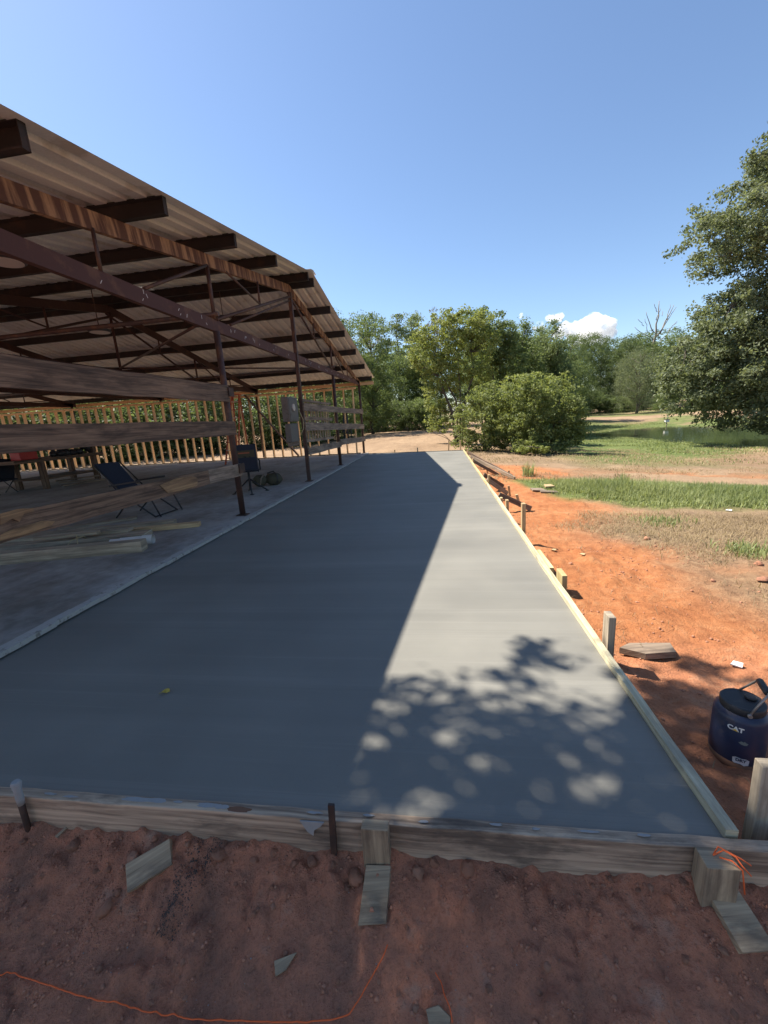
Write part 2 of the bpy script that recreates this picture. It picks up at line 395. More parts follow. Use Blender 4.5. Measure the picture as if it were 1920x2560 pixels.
# ------------------------------------------------------------------ terrain
POND = np.array([(13.7, 39.8), (14.1, 35), (14.8, 31), (16.0, 24.0), (17.6, 18.5), (23, 16), (30, 20), (31, 30), (26.5, 37), (22.3, 44.0), (17.5, 43.4)])
def poly_sd(x, y, poly):
    x = np.asarray(x, float); y = np.asarray(y, float)
    d = np.full(x.shape, 1e9); ins = np.zeros(x.shape, bool); n = len(poly)
    for i in range(n):
        ax, ay = poly[i]; bx, by = poly[(i+1) % n]
        ex, ey = bx-ax, by-ay
        t = np.clip(((x-ax)*ex+(y-ay)*ey)/(ex*ex+ey*ey), 0, 1)
        d = np.minimum(d, np.hypot(x-ax-t*ex, y-ay-t*ey))
        c = ((ay > y) != (by > y)) & (x < (bx-ax)*(y-ay)/(by-ay+1e-12)+ax)
        ins ^= c
    return np.where(ins, -d, d)
def zbase(x, y):
    x = np.asarray(x, float); y = np.asarray(y, float)
    side = np.interp(y, [1.2, 4, 6, 9, 14, 20, 45, 90, 200, 700], [-.12, -.13, -.22, -.36, -.45, -.45, -.35, 0.0, 1.5, 6])
    side = side-0.02*np.clip(x-1, 0, 12)*sstep(2, 8, y)*(1-sstep(40, 80, y))
    t = np.clip(1.135-y, 0, 50)
    front = -0.135-0.24*(1-np.exp(-t/0.38))
    k = sstep(1.10, 1.24, y)
    z = front*(1-k)+side*k
    far = np.hypot(x, y)
    z = z+fbm(x*0.11, y*0.11, 3, 3)*0.12*sstep(10, 40, far)
    sd = poly_sd(x, y, POND)
    z = np.where(sd < 17, np.minimum(z, -1.24+(z+1.24)*sstep(-1, 17, sd))-0.5*sstep(0.3, -2.5, sd), z)
    under = (x > -24.5) & (x < 0.86) & (y > 1.18) & (y < 17.1)
    u = sstep(-24.5, -24.2, x)*sstep(0.90, 0.80, x)*sstep(1.13, 1.25, y)*sstep(17.35, 16.9, y)
    z = z*(1-u)+np.minimum(z, -0.30)*u
    return z
def zdetail(x, y):
    x = np.asarray(x, float); y = np.asarray(y, float)
    far = np.hypot(x, y)
    fr = sstep(1.24, 1.10, y)*sstep(-4, -2.5, x)*sstep(4.5, 3, x)      # front bank
    streak = fbm(x*5.2, y*1.3, 4, 11)*0.026+fbm(x*2.1, y*.9, 2, 13)*0.014
    crumb = np.abs(fbm(x*17, y*17, 3, 21))*0.013*(.4+1.2*sstep(-.3, .6, fbm(x*3.3, y*2.2, 3, 25)))
    lump = np.maximum(0, fbm(x*9, y*9, 2, 31)-0.45)*0.05+sstep(.92, 1.10, y)*(np.maximum(0, fbm(x*21, y*21, 2, 33)-.25)*.03+fbm(x*3.1, y*0+2, 3, 37)*.014)
    d = fr*(streak+crumb+lump)
    rt = sstep(0.9, 1.1, x)*sstep(1.1, 1.3, y)*sstep(60, 12, far)
    d = d+rt*(fbm(x*2.2, y*2.2, 4, 41)*0.020+fbm(x*9, y*9, 3, 45)*0.009+np.maximum(0, fbm(x*5, y*5, 2, 51)-0.5)*0.06*sstep(0.2, 0.8, fbm(x*.7, y*.7, 2, 61)+0.5))
    d = d+sstep(15, 20, y)*sstep(120, 40, far)*fbm(x*1.1, y*1.1, 3, 71)*0.05
    edge = sstep(0.16, 0.0, np.abs(x-0.96))*sstep(1.1, 1.3, y)*sstep(17, 15, y)
    return d+edge*0.01
def zt(x, y):
    return zbase(x, y)+zdetail(x, y)
def hit(px, py):
    """first point of the ground under a photo pixel"""
    d = ray(px, py); d = d/np.linalg.norm(d)
    t = 0.6
    for i in range(400):
        p = np.array([0, 0, CAMH])+d*t
        h = p[2]-float(zt(p[0], p[1]))
        if h < 0.001: break
        t += max(0.002, h*0.45)
    return Vector(p)

def axis(lo, hi, a, b, step, glo, ghi):
    pts = list(np.arange(a, b, step)); x = pts[-1]
    while x < hi: x += max(step, ghi*(x-b)); pts.append(x)
    x = a; pre = []
    while x > lo: x -= max(step, glo*(a-x)); pre.append(x)
    return np.array(pre[::-1]+pts)
xs = axis(-500, 700, -1.7, 1.3, 0.0095, 0.06, 0.026); ys = axis(-200, 900, 0.5, 1.2, 0.0095, 0.15, 0.018)
GX, GY = np.meshgrid(xs, ys); GZ = zt(GX, GY)
nx, ny = len(xs), len(ys)
co = np.stack([GX.ravel(), GY.ravel(), GZ.ravel()], 1).astype(np.float32)
ii = (np.arange(ny-1)[:, None]*nx+np.arange(nx-1)[None, :]).ravel()
quads = np.stack([ii, ii+1, ii+nx+1, ii+nx], 1).astype(np.int32)
def quadmesh(name, co, quads, smooth=True):
    me = bpy.data.meshes.new(name)
    me.vertices.add(len(co)); me.vertices.foreach_set('co', np.asarray(co, np.float32).ravel())
    k = quads.shape[1]
    me.loops.add(quads.size); me.loops.foreach_set('vertex_index', np.asarray(quads, np.int32).ravel())
    me.polygons.add(len(quads)); me.polygons.foreach_set('loop_start', np.arange(0, quads.size, k, dtype=np.int32))
    me.polygons.foreach_set('loop_total', np.full(len(quads), k, np.int32))
    me.update(calc_edges=True)
    me.polygons.foreach_set('use_smooth', np.full(len(quads), smooth))
    return me
gme = quadmesh('ground', co, quads); gme.materials.append(M['ground'])
x, y = GX.ravel(), GY.ravel()
GRASS = np.array([(1.75, 11.0), (2.9, 10.9), (6.6, 9.4), (12, 9), (20, 9), (20, 5.0), (9, 5.6), (4.8, 6.5), (3.5, 6.9), (2.5, 8.2)])
nse = fbm(x*.8, y*.8, 4, 81); nsl = fbm(x*.17, y*.17, 3, 91); nsf = fbm(x*3, y*3, 3, 85)
clay = sstep(0.8, -0.5, (x-0.9)-np.interp(y, [0, 2, 4, 5, 6.5, 8, 10, 12.5, 14, 16], [5, 4.5, 2.0, 1.3, 1.7, 1.6, 1.5, 2.8, 2.2, .2])+nse*.55)*sstep(16.5, 14, y)*sstep(0.6, .9, x)
clay = np.maximum(clay, 0.8*sstep(0.0, .5, nse-.15+sstep(11, 12, y)*sstep(14.5, 13.5, y)-.5)*sstep(10.8, 11.6, y)*sstep(15.5, 13.5, y)*sstep(.9, 1.2, x)*sstep(14, 8, x))
frontm = sstep(1.28, 1.10, y)+0*x
# loose moist clay along the near right side of the form
frontm = np.maximum(frontm, 0.55*sstep(3.0, 1.4, y+nse*.4)*sstep(.8, 1.0, x))
gsd = poly_sd(x, y, GRASS)
grn = sstep(0.25, -0.35, gsd+nse*.3)
grn = np.maximum(grn, sstep(-.2, .5, nsl*1.0+nse*.3+.55*sstep(24, 14, np.hypot(x-15, (y-34)*.8))+.25)*sstep(13.5, 17.5, y-0.35*(x-6)+nse*1.2)*sstep(4.0, 6.5, x)*sstep(75, 45, y))
grn = np.maximum(grn, .8*sstep(0, .6, nsl+.55)*sstep(42, 55, y)*sstep(3, 8, x))
grn = np.maximum(grn, .8*sstep(0, .6, nsl+.45)*sstep(70, 95, y))
brn = sstep(0.5, -0.3, np.minimum(poly_sd(x, y, np.array([(1.8, 5.6), (2.2, 4.75), (3.4, 4.5), (9, 3.6), (9, 6.3), (4.6, 6.3), (2.6, 6.2)])), 9)+nse*.35)
brn = np.maximum(brn, .75*sstep(0.0, .5, nse*.8+nsl*.6)*sstep(10.5, 13, y)*sstep(1.2, 2.5, x)*sstep(40, 20, y))
clay = clay*(1-.8*sstep(2.3, 3.3, x+nse*.5)*sstep(2.4, 3.0, y)*sstep(5.0, 4.0, y))
brn = np.maximum(brn, .55*sstep(.1, .6, nsf*.6+nse*.7)*sstep(1.7, 2.6, x)*sstep(2.2, 3.0, y)*sstep(5, 4, y))
msk = np.stack([clay, grn, brn, frontm], 1).astype(np.float32)
ca = gme.color_attributes.new('mask', 'FLOAT_COLOR', 'POINT'); ca.data.foreach_set('color', np.clip(msk, 0, 1).ravel())
ground = bpy.data.objects.new('ground', gme); COL.objects.link(ground); tag(ground, kind='structure', label='red clay ground fading to tan cleared field')

# pond
mb = MB(); mb.poly([(px_+(px_-21)*.12, py_+(py_-31)*.10, -1.2) for px_, py_ in POND], 0.05)
if True:
    o = mb.build('pond_water', M['water']); tag(o, 'still green pond reflecting the trees', kind='structure')

# ------------------------------------------------------------------ slabs
SL_X0, SL_X1, SL_Y0 = -2.98, 0.872, 1.176
FARL, FARR = 17.0, 16.15
def grid_slab(name, corners, ztop, thick, mat, label):
    mb = MB(); mb.poly([(cx, cy, ztop) for cx, cy in corners], thick)
    o = mb.build(name, mat); tag(o, label, kind='structure'); return o
new_slab = grid_slab('concrete_slab', [(SL_X0, SL_Y0), (SL_X1, SL_Y0), (SL_X1, FARR), (SL_X0, FARL)], 0.0, 0.11, M['conc'], 'freshly poured grey concrete slab beside the barn')
rg = random.Random(5)
ye = np.concatenate([np.arange(0.4, 17.2, 0.12), [17.2]])
pts = [(-24.0, 0.4), ] + [(SL_X0-0.004-abs(rg.gauss(0, .008)), yy) for yy in ye] + [(-24.0, 17.2)]
barn_floor = grid_slab('barn_floor', pts, 0.035, 0.30, M['oldconc'], 'old stained concrete floor of the open barn')
# rough lip of the old slab
mb = MB()
prev = None
for yy in np.arange(0.5, 16.8, 0.22):
    x0 = SL_X0-0.012+rg.uniform(-.006, .006)
    mb.beam((x0, yy, 0.031+rg.uniform(-.003, .003)), (x0+rg.uniform(-.006, .006), yy+0.222, 0.031+rg.uniform(-.003, .003)), 0.075+rg.uniform(0, .035), 0.034)
mb.build('slab_lip', M['lip'], barn_floor)

# ------------------------------------------------------------------ barn
YR, YN, YF = 9.52, 1.9, 17.05
XT = [-3.17, -7.6, -12.0, -16.4, -20.8]
def rake_top(y): return 4.39-0.166*(YR-y) if y < YR else 4.39-0.187*(y-YR)
barn = thing('open_barn', 'open steel pole barn with rusted gable and corrugated metal roof', 'barn', (-3.17, YR, 0.035))
def channel(mb, a, b, h=0.16, w=0.06, t=0.009, flip=1):
    a = Vector(a); b = Vector(b); d = (b-a).normalized(); side = d.cross(Vector((0, 0, 1))).normalized()*flip; up = side.cross(d).normalized()
    if up.z < 0: up = -up
    mb.beam(a, b, t, h)
    for s in (-1, 1):
        o_ = up*(s*(h/2-t/2))-side*(w/2)
        mb.beam(a+o_, b+o_, w-t*.9, t)
for i, X in enumerate(XT):
    end = i == 0
    tie = MB(); channel(tie, (X, YN-.1, 2.87), (X, YF+.1, 2.87), 0.165)
    tie.build('tie_beam', M['maroon'] if end else M['maroon_shaded'], barn, 'maroon steel tie beam with white chalk marks' if end else None)
    for (ya, yb) in ((YN-.2, YR), (YR, YF+.25)):
        rk = MB(); channel(rk, (X, ya, rake_top(ya)-.08), (X, yb, rake_top(yb)-.08), 0.165)
        rk.build('rake_beam', M['rust'] if end else M['maroon_shaded'], barn)
    posts = [YN, 6.03, YR, 12.8, YF] if end else [YN, YF]
    for yy in posts:
        ptop = 2.79 if (yy != YR) else rake_top(YR)-.16
        pm = MB()
        if end and yy == YR: pm.beam((X+.0, yy, .035), (X, yy, ptop), .075, .075, up=(0, 1, 0))
        else: pm.tube([(X, yy, .035), (X, yy, ptop)], 0.047, 12)
        pst = pm.build('post', M['pipe'], barn)
        bp = MB(); bp.box((X, yy, .041), (.16, .16, .012)); bp.build('base_plate', M['iron'], pst)
    def web(y0, z0, y1, z1, r=0.024, nm='web_member'):
        wm = MB(); wm.tube([(X, y0, z0), (X, y1, z1)], r, 8); wm.build(nm, M['maroon_shaded'] if not end else M['pipe'], barn)
    for yy in (6.03, 12.8): web(yy, 2.95, yy, rake_top(yy)-.15, .028)
    if not end: web(YR, 2.95, YR, rake_top(YR)-.15, .03)
    for s, yA, yE in ((-1, 6.03, YN), (1, 12.8, YF)):
        web(yA+.05*-s, 2.96, YR-.12*-s*-1, rake_top(YR)-.2, .026)
        ym = (yA+YR)/2; web(ym, (2.96+rake_top(YR)-.2)/2, ym, rake_top(ym)-.15, .020)
        yq = (yA+yE)/2; web(yq-.6*s, 2.96, yA, rake_top(yA)-.15, .020); web(yA-.55*s, rake_top(yA-.55*s)-.15, ym, (2.96+rake_top(YR)-.2)/2, .018); web(yq, 2.95, yq, rake_top(yq)-.15, .018)
        if s > 0: web(yq, 2.95, (yq+yE)/2, rake_top((yq+yE)/2)-.15, .016)
    if end:   # second dark strut beside the diagonal
        web(6.5, 2.97, YR-.06, 4.05, .02, 'strut')
# chalk / weld marks on the end tie beam
mk = MB(); rg = random.Random(3)
for yy in [3.9, 4.6, 5.2, 5.7, 6.5, 6.9, 7.4, 8.3, 8.9, 10.2, 10.6, 11.3, 12.1, 12.6, 13.4, 14.2, 15.1]:
    for k in range(rg.randint(1, 3)):
        y0 = yy+rg.uniform(-.12, .12); z0 = 2.87+rg.uniform(-.05, .03)
        mk.beam((-3.17+.0062, y0, z0), (-3.17+.0062, y0+rg.uniform(-.03, .03), z0+rg.uniform(.02, .05)), .002, .006, up=(0, 1, 0))
mk.build('chalk_mark', M['cwhite'], barn)
# purlins, each a channel running across the trusses
py_near = [1.75, 2.9, 4.42, 5.97, 7.5, 9.36]; py_far = [9.70, 11.05, 12.6, 14.15, 15.7, 17.25]
for yy in py_near+py_far:
    zt0 = rake_top(yy); pm = MB()
    s = 1 if yy < YR else -1
    pm.beam((-2.66, yy, zt0+.085), (-23.6, yy, zt0+.085), .012, .168)
    pm.beam((-2.66, yy-.03*s, zt0+.007), (-23.6, yy-.03*s, zt0+.007), .06, .012)
    pm.beam((-2.66, yy-.03*s, zt0+.163), (-23.6, yy-.03*s, zt0+.163), .06, .012)
    pm.beam((-2.668, yy-.030*s, zt0+.085), (-2.662, yy-.030*s, zt0+.085), .046, .140)
    pm.build('purlin', M['black'], barn)
# ridge tie pipes across
for yy in (6.03, 12.8):
    pm = MB(); pm.tube([(-3.1, yy, 3.02), (-20.9, yy, 3.02)], .033, 8); pm.build('cross_pipe', M['pipe'], barn)
for (xa, ya, xb, yb) in ((-3.2, 6.03, -7.6, 9.5), (-3.2, 12.8, -7.6, 9.5), (-7.6, 9.5, -12, 6.0), (-7.6, 9.5, -12, 12.8)):
    pm = MB(); pm.tube([(xa, ya, 2.99), (xb, yb, 2.99)], .022, 8); pm.build('wind_brace', M['pipe'], barn)
# corrugated sheets
def sheet_mesh(y0, y1, wid, nrib, sl0):
    mb = MB(); prof = []; p = wid/nrib
    for k in range(nrib):
        x0 = -k*p
        prof += [(x0, 0), (x0-p*.56, 0), (x0-p*.68, .038), (x0-p*.88, .038)]
    prof.append((-wid-.02, 0))
    n = len(prof)
    for (yy, zz) in ((y0, 0.0), (y1, sl0)):
        for (a, b) in prof: mb.v.append((a, yy, zz+b))
        for (a, b) in prof: mb.v.append((a, yy, zz+b+.0016))
    for k in range(n-1):
        mb.face((k, k+1, 2*n+k+1, 2*n+k)); mb.face((n+k, 3*n+k, 3*n+k+1, n+k+1))
        mb.face((k, n+k, n+k+1, k+1)); mb.face((2*n+k, 2*n+k+1, 3*n+k+1, 3*n+k))
    return mb.mesh('roof_sheet', M['sheet'])
SW = 0.9
ms_n = sheet_mesh(1.55, YR+.02, SW, 4, rake_top(YR+.0)-rake_top(1.55)); ms_f = sheet_mesh(YR-.02, 17.5, SW, 4, rake_top(17.5)-rake_top(YR))
rg = random.Random(12)
bl = wloc(barn)
for k in range(24):
    for me, yb in ((ms_n, 1.55), (ms_f, YR)):
        o = bpy.data.objects.new('roof_sheet', me); COL.objects.link(o); o.parent = barn
        o.location = Vector((-2.60-k*SW, rg.uniform(-.02, .02), rake_top(yb)+.172+(k % 2)*.003))-bl
for (c0, c1) in ((-2.585, -24.2),):
    rc = MB(); zr = rake_top(YR)+.215
    for s in (-1, 1): rc.beam((c0, YR+s*.10, zr-.008), (c1, YR+s*.10, zr-.008), .21, .004, up=(0, s*.17, 1))
    rc.build('ridge_cap', M['sheet'], barn)
# eave fascia over the stud wall
fm = MB(); fm.beam((-2.62, 17.36, 2.86), (-23.8, 17.36, 2.86), .03, .13); fm.build('fascia', M['stud'], barn)

# stud wall along the far eave
sw = thing('stud_wall', 'bare new pine stud wall along the far side of the barn', 'wall', (-13, 16.95, .035))
sm = MB(); sm.beam((0, 0, .04), (0, 0, 2.60), .040, .138, up=(0, 1, 0)); stud_me = sm.mesh('stud', M['stud'])
rg = random.Random(8); xx = -3.45
stud_mats = []
while xx > -23.5:
    o = bpy.data.objects.new('stud', stud_me); COL.objects.link(o); o.parent = sw
    o.location = Vector((xx, 16.95, .035))-wloc(sw); o.rotation_euler = (rg.uniform(-.003, .003), rg.uniform(-.006, .006), rg.uniform(-.04, .04))
    if rg.random() < .5: o.rotation_euler.z += math.pi
    xx -= 0.406+rg.uniform(-.012, .012)
pb = MB(); pb.beam((-3.3, 16.95, .055), (-23.6, 16.95, .055), .140, .038); pb.build('bottom_plate', M['form_dark'], sw)
for k in range(2):
    pb = MB(); pb.beam((-3.3, 16.95, 2.655+k*.039), (-23.6, 16.95, 2.655+k*.039), .140, .038); pb.build('top_plate', M['stud'], sw)
br = MB(); br.beam((-8.0, 16.83, 2.72), (-5.95, 16.81, .09), .045, .14, up=(0, 1, 0)); 
br.build('diagonal_brace', M['plank'], sw, 'dark diagonal plank bracing the stud wall')

# plank fence on the gable side, near bay
fence = thing('plank_fence', 'three wide weathered planks nailed across the near barn bay', 'fence', (-3.1, 4, .035))
rg = random.Random(21)
XP = -3.104
for (z0, z1, y0, h) in ((1.905, 1.905, 5.99, .235), (1.44, 1.40, 6.04, .205)):
    b = MB(); b.beam((XP, 1.8, z0), (XP, y0, z1), .04, h, seg=14, warp=.005, rng=rg); b.build('plank', M['plank'], fence, bevel=.003)
b = MB(); b.beam((XP, 1.8, .815), (XP, 5.12, .785), .04, .19, seg=12, warp=.006, rng=rg); pl = b.build('plank', M['plank'], fence, 'split dark plank with raw yellow gouges', bevel=.003)
b = MB(); b.beam((XP+.002, 5.10, .785), (XP-.002, 6.06, .765), .042, .185, seg=5, warp=.004, rng=rg); b.build('plank', M['plank_grey'], fence, 'short grey lap plank at the post', bevel=.003)
def patch(parent, px0, mat, X, nm):
    b = MB(); q = [P(a, c, X=X) for a, c in px0]
    b.poly(q, .004); 
    return b.build(nm, mat, parent)
XF = XP+.0235
patch(pl, [(0, 1284), (45, 1272), (82, 1270), (84, 1277), (60, 1282), (48, 1304), (30, 1297), (0, 1312)][::-1], M['raw'], XF+.008, 'raw_gouge')
patch(pl, [(0, 1338), (30, 1322), (80, 1310), (105, 1302), (138, 1303), (130, 1312), (96, 1325), (60, 1337), (0, 1352)][::-1], M['raw'], XF+.008, 'raw_gouge')
patch(pl, [(400, 1213), (440, 1196), (478, 1190), (494, 1195), (494, 1214), (450, 1227), (420, 1232)][::-1], M['raw'], XF+.008, 'raw_gouge')
b = MB(); b.box((XP+.034, 6.02, .79), (.012, .17, .14)); b.build('nail_plate', M['iron'], fence)
b = MB(); b.box((XP+.034, 6.02, 1.93), (.012, .15, .13)); b.build('nail_plate', M['iron'], fence)

# far bays: rails, and the pallet hung on them
fence2 = thing('plank_fence', 'grey plank rails on the far barn bays below the ridge post', 'fence', (-3.1, 13, .035))
for (ya, za, yb, zb, h) in ((9.45, 1.78, 17.1, 1.73, .17), (9.45, 1.33, 17.1, 1.13, .19), (9.5, .75, 12.85, .70, .17), (12.75, .76, 17.15, .62, .19)):
    b = MB(); b.beam((-3.105, ya, za), (-3.105 if za > .755 else -3.11, yb, zb), .035, h, seg=8, warp=.006, rng=rg); b.build('plank', M['plank_grey'], fence2)
pal = thing('wooden_pallet', 'slatted wooden pallet hung between the ridge post and next post', 'pallet', (-3.28, 11.1, .9))
for (z0, z1, h) in ((1.96, 1.93, .06), (1.53, 1.48, .08), (.98, .93, .07)):
    b = MB(); b.beam((-3.26, 9.62, z0), (-3.26, 12.55, z1), .03, h, rng=rg); b.build('pallet_rail', M['plank_grey'], pal)
for k in range(11):
    yy = 9.8+k*.25; tl = rg.uniform(-.10, .10)
    b = MB(); b.beam((-3.295, yy, .95), (-3.295, yy+tl, 1.93), .02, .085, up=(0, 1, 0), rng=rg); b.build('slat', M['grey_wood'], pal)
# tools hung between the last posts
for (yy, z0, z1, r, lab) in ((13.6, 1.72, .78, .022, 'dark tool handle hanging on the far fence, nearest the pallet'), (14.15, 1.70, .74, .03, 'thick dark strap hanging on the far fence'), (14.7, 1.3, .78, .02, 'short dark rod leaning by the last barn post')):
    b = MB(); b.tube([(-3.16, yy, z1), (-3.16, yy+.08, (z0+z1)/2), (-3.15, yy+.10, z0)], r, 7); b.tube([(-3.16, yy-.18, z1+.25), (-3.155, yy+.05, z1+.42)], r*.9, 7)
    b.build('hanging_tool', M['jugblack'], None, lab, 'tool')
# breaker box on the ridge post
bx = thing('breaker_box', 'grey steel breaker box with round meter on the ridge post', 'electrical box', (-3.3, 9.0, 1.4))
b = MB(); b.box((-3.24, 8.93, 1.72), (.16, .58, .52)); b.build('cabinet', M['panel'], bx, bevel=.008)
b = MB(); b.box((-3.155, 8.93, 1.72), (.012, .52, .46)); b.build('door', M['panel'], bx, bevel=.004)
b = MB(); b.tube([(-3.149, 8.87, 1.76), (-3.12, 8.87, 1.76)], .075, 20); b.build('meter_dial', M['lampw'], bx)
b = MB(); b.box((-3.25, 8.93, 1.22), (.13, .5, .40)); b.build('lower_box', M['panel'], bx, bevel=.008)
b = MB(); b.box((-3.25, 8.95, .97), (.05, .62, .09)); b.build('backing_board', M['plank_grey'], bx)
b = MB(); b.tube([(-3.17, 9.25, 1.75), (-3.10, 9.32, 1.5), (-3.10, 9.30, 1.3), (-3.17, 9.2, 1.12)], .010, 6); b.build('cable', M['rope'], bx)
# high-bay lamps
for (px_, py_, zz, lab) in ((14, 656, 3.25, 'round flat ceiling lamp at the left frame edge'), (250, 831, 3.2, 'round flat ceiling lamp deep under the barn roof'), (558, 797, 3.85, 'round flat ceiling lamp behind the tie beam near the ridge')):
    q = P(px_, py_, Z=zz)
    t = thing('ceiling_lamp', lab, 'lamp', q, 'round lamps under the barn roof')
    b = MB(); b.lathe([(.17, 0), (.185, .015), (.17, .045), (.05, .06)], q, 24); b.build('housing', M['jugblack'], t)
    b = MB(); b.lathe([(.155, -.004), (.155, .002)], q, 24); b.build('lens', M['lampw'], t)
    b = MB(); b.tube([q+Vector((0, 0, .05)), q+Vector((0, 0, max(.3, rake_top(q.y)-q.z+.1)))], .008, 6); b.build('hanger_rod', M['iron'], t)

# ------------------------------------------------------------------ things on the barn floor
FZ = .035
# swivel camp chair
c0 = Vector((-4.05, 8.2, FZ))
t = thing('swivel_chair', 'dark swivel camp chair on a tripod base behind the nearest post', 'chair', c0)
for k in range(4):
    a = k*math.pi/2+.5; e = c0+Vector((math.cos(a)*.34, math.sin(a)*.34, .015))
    b = MB(); b.tube([c0+Vector((0, 0, .30)), e], .016, 7); lg = b.build('leg', M['jugblack'], t)
    b = MB(); b.lathe([(.045, 0), (.045, .012), (.015, .022)], (e.x, e.y, FZ), 12); b.build('foot', M['jugblack'], lg)
b = MB(); b.tube([c0+Vector((0, 0, .14)), c0+Vector((0, 0, .44))], .026, 10); b.build('column', M['jugblack'], t)
fr = Vector((.35, -.94, 0)); sd = Vector((.94, .35, 0))
b = MB(); b.beam(c0-fr*.21+Vector((0, 0, .455)), c0+fr*.21+Vector((0, 0, .475)), .44, .035); b.build('seat', M['darkcloth'], t, bevel=.012)
bk0 = c0+fr*.20+Vector((0, 0, .50)); bk1 = c0+fr*.30+Vector((0, 0, 1.03))
b = MB(); b.beam(bk0, bk1, .44, .022, up=fr); b.build('backrest', M['bluecloth'], t, bevel=.008)
b = MB(); b.beam(bk0+(bk1-bk0)*.5+fr*.013, bk0+(bk1-bk0)*.78+fr*.013, .40, .004, up=fr); b.build('mesh_pocket', M['camo'], t)
b = MB(); b.beam(bk0+(bk1-bk0)*.68+fr*.017+sd*-.12, bk0+(bk1-bk0)*.68+fr*.017+sd*.10, .004, .028); b.build('orange_tab', plain('dull_orange', (.30, .10, .05), .8), t)
for s in (-1, 1):
    b = MB(); b.tube([bk0+sd*(s*.225)+Vector((0, 0, -.05)), bk0+sd*(s*.225), bk1+sd*(s*.225)], .012, 7); b.build('back_frame', M['jugblack'], t)
    b = MB(); b.tube([bk0+sd*(s*.25)+Vector((0, 0, .2)), bk0+sd*(s*.25)-fr*.3+Vector((0, 0, .17)), c0+sd*(s*.24)-fr*.1+Vector((0, 0, .46))], .014, 7); b.build('armrest', M['jugblack'], t)
# camouflage bag
c0 = Vector((-4.08, 9.05, FZ)); rg = random.Random(4)
t = thing('tool_bag', 'camouflage duffel bag slumped on the barn floor beside the swivel chair', 'bag', c0)
def lump(c, r, seed, n=14, m=9, amp=.12):
    b = MB(); sv = len(b.v); rr = random.Random(seed)
    for i in range(m+1):
        th = math.pi*i/m
        for k in range(n):
            ph = 2*math.pi*k/n
            d = Vector((math.sin(th)*math.cos(ph), math.sin(th)*math.sin(ph), math.cos(th)))
            q = 1+amp*float(fbm(d.x*2+seed*3.1+d.z, d.y*2+seed+d.z*1.7, 3, seed))
            b.v.append((c[0]+d.x*r[0]*q, c[1]+d.y*r[1]*q, c[2]+d.z*r[2]*q))
    for i in range(m):
        for k in range(n):
            k2 = (k+1) % n; b.face((i*n+k, (i+1)*n+k, (i+1)*n+k2, i*n+k2), None, True)
    return b
b = lump((c0.x-.12, c0.y-.05, FZ+.135), (.17, .16, .14), 3); b.build('body', M['camo'], t)
b = lump((c0.x+.16, c0.y+.12, FZ+.14), (.20, .17, .15), 6); b.build('side_pocket', M['camo'], t)
b = MB(); b.tube([(c0.x+.28, c0.y+.0, FZ+.05), (c0.x+.30, c0.y+.02, FZ+.22), (c0.x+.2, c0.y+.05, FZ+.33), (c0.x+.05, c0.y+.05, FZ+.29)], .018, 7); b.build('strap', M['jugblack'], t)
b = MB(); b.tube([(c0.x-.05, c0.y-.2, FZ+.03), (c0.x-.02, c0.y-.17, FZ+.2), (c0.x-.0, c0.y-.05, FZ+.28)], .014, 7); b.build('strap', M['plank_grey'], t)
# folding lounge chair
c0 = Vector((-5.2, 6.35, FZ))
t = thing('folding_chair', 'dark blue folding camp chair leaning back behind the low split plank', 'chair', c0)
ax = Vector((.78, -.05, 0)).normalized(); sd = Vector((.05, .99, 0)).normalized()
b = MB(); b.beam(c0-ax*.10+Vector((0, 0, .34)), c0-ax*.52+Vector((0, 0, .92)), .50, .03, up=(1, 0, .6)); b.build('backrest', M['bluecloth'], t, bevel=.01)
b = MB(); b.beam(c0-ax*.12+Vector((0, 0, .33)), c0+ax*.42+Vector((0, 0, .42)), .50, .025); b.build('seat', M['bluecloth'], t, bevel=.01)
for s in (-1, 1):
    o_ = sd*(.27*s)
    b = MB(); b.tube([c0+o_-ax*.50+Vector((0, 0, .90)), c0+o_+Vector((0, 0, .36)), c0+o_+ax*.50+Vector((0, 0, .012))], .014, 7); b.build('leg', M['jugblack'], t)
    b = MB(); b.tube([c0+o_-ax*.28+Vector((0, 0, .012)), c0+o_+ax*.1+Vector((0, 0, .36)), c0+o_+ax*.40+Vector((0, 0, .44))], .014, 7); b.build('leg', M['jugblack'], t)
    b = MB(); b.tube([c0+o_+ax*.42+Vector((0, 0, .42)), c0+o_+ax*.60+Vector((0, 0, .012))], .013, 7); b.build('leg', M['jugblack'], t)
    b = MB(); b.beam(c0+o_*1.08-ax*.26+Vector((0, 0, .56)), c0+o_*1.08+ax*.34+Vector((0, 0, .62)), .05, .03); b.build('armrest', M['jugblack'], t, bevel=.01)
b = MB(); b.tube([c0-sd*.27+ax*.50+Vector((0, 0, .02)), c0+sd*.27+ax*.50+Vector((0, 0, .02))], .012, 7); b.build('cross_bar', M['jugblack'], t)
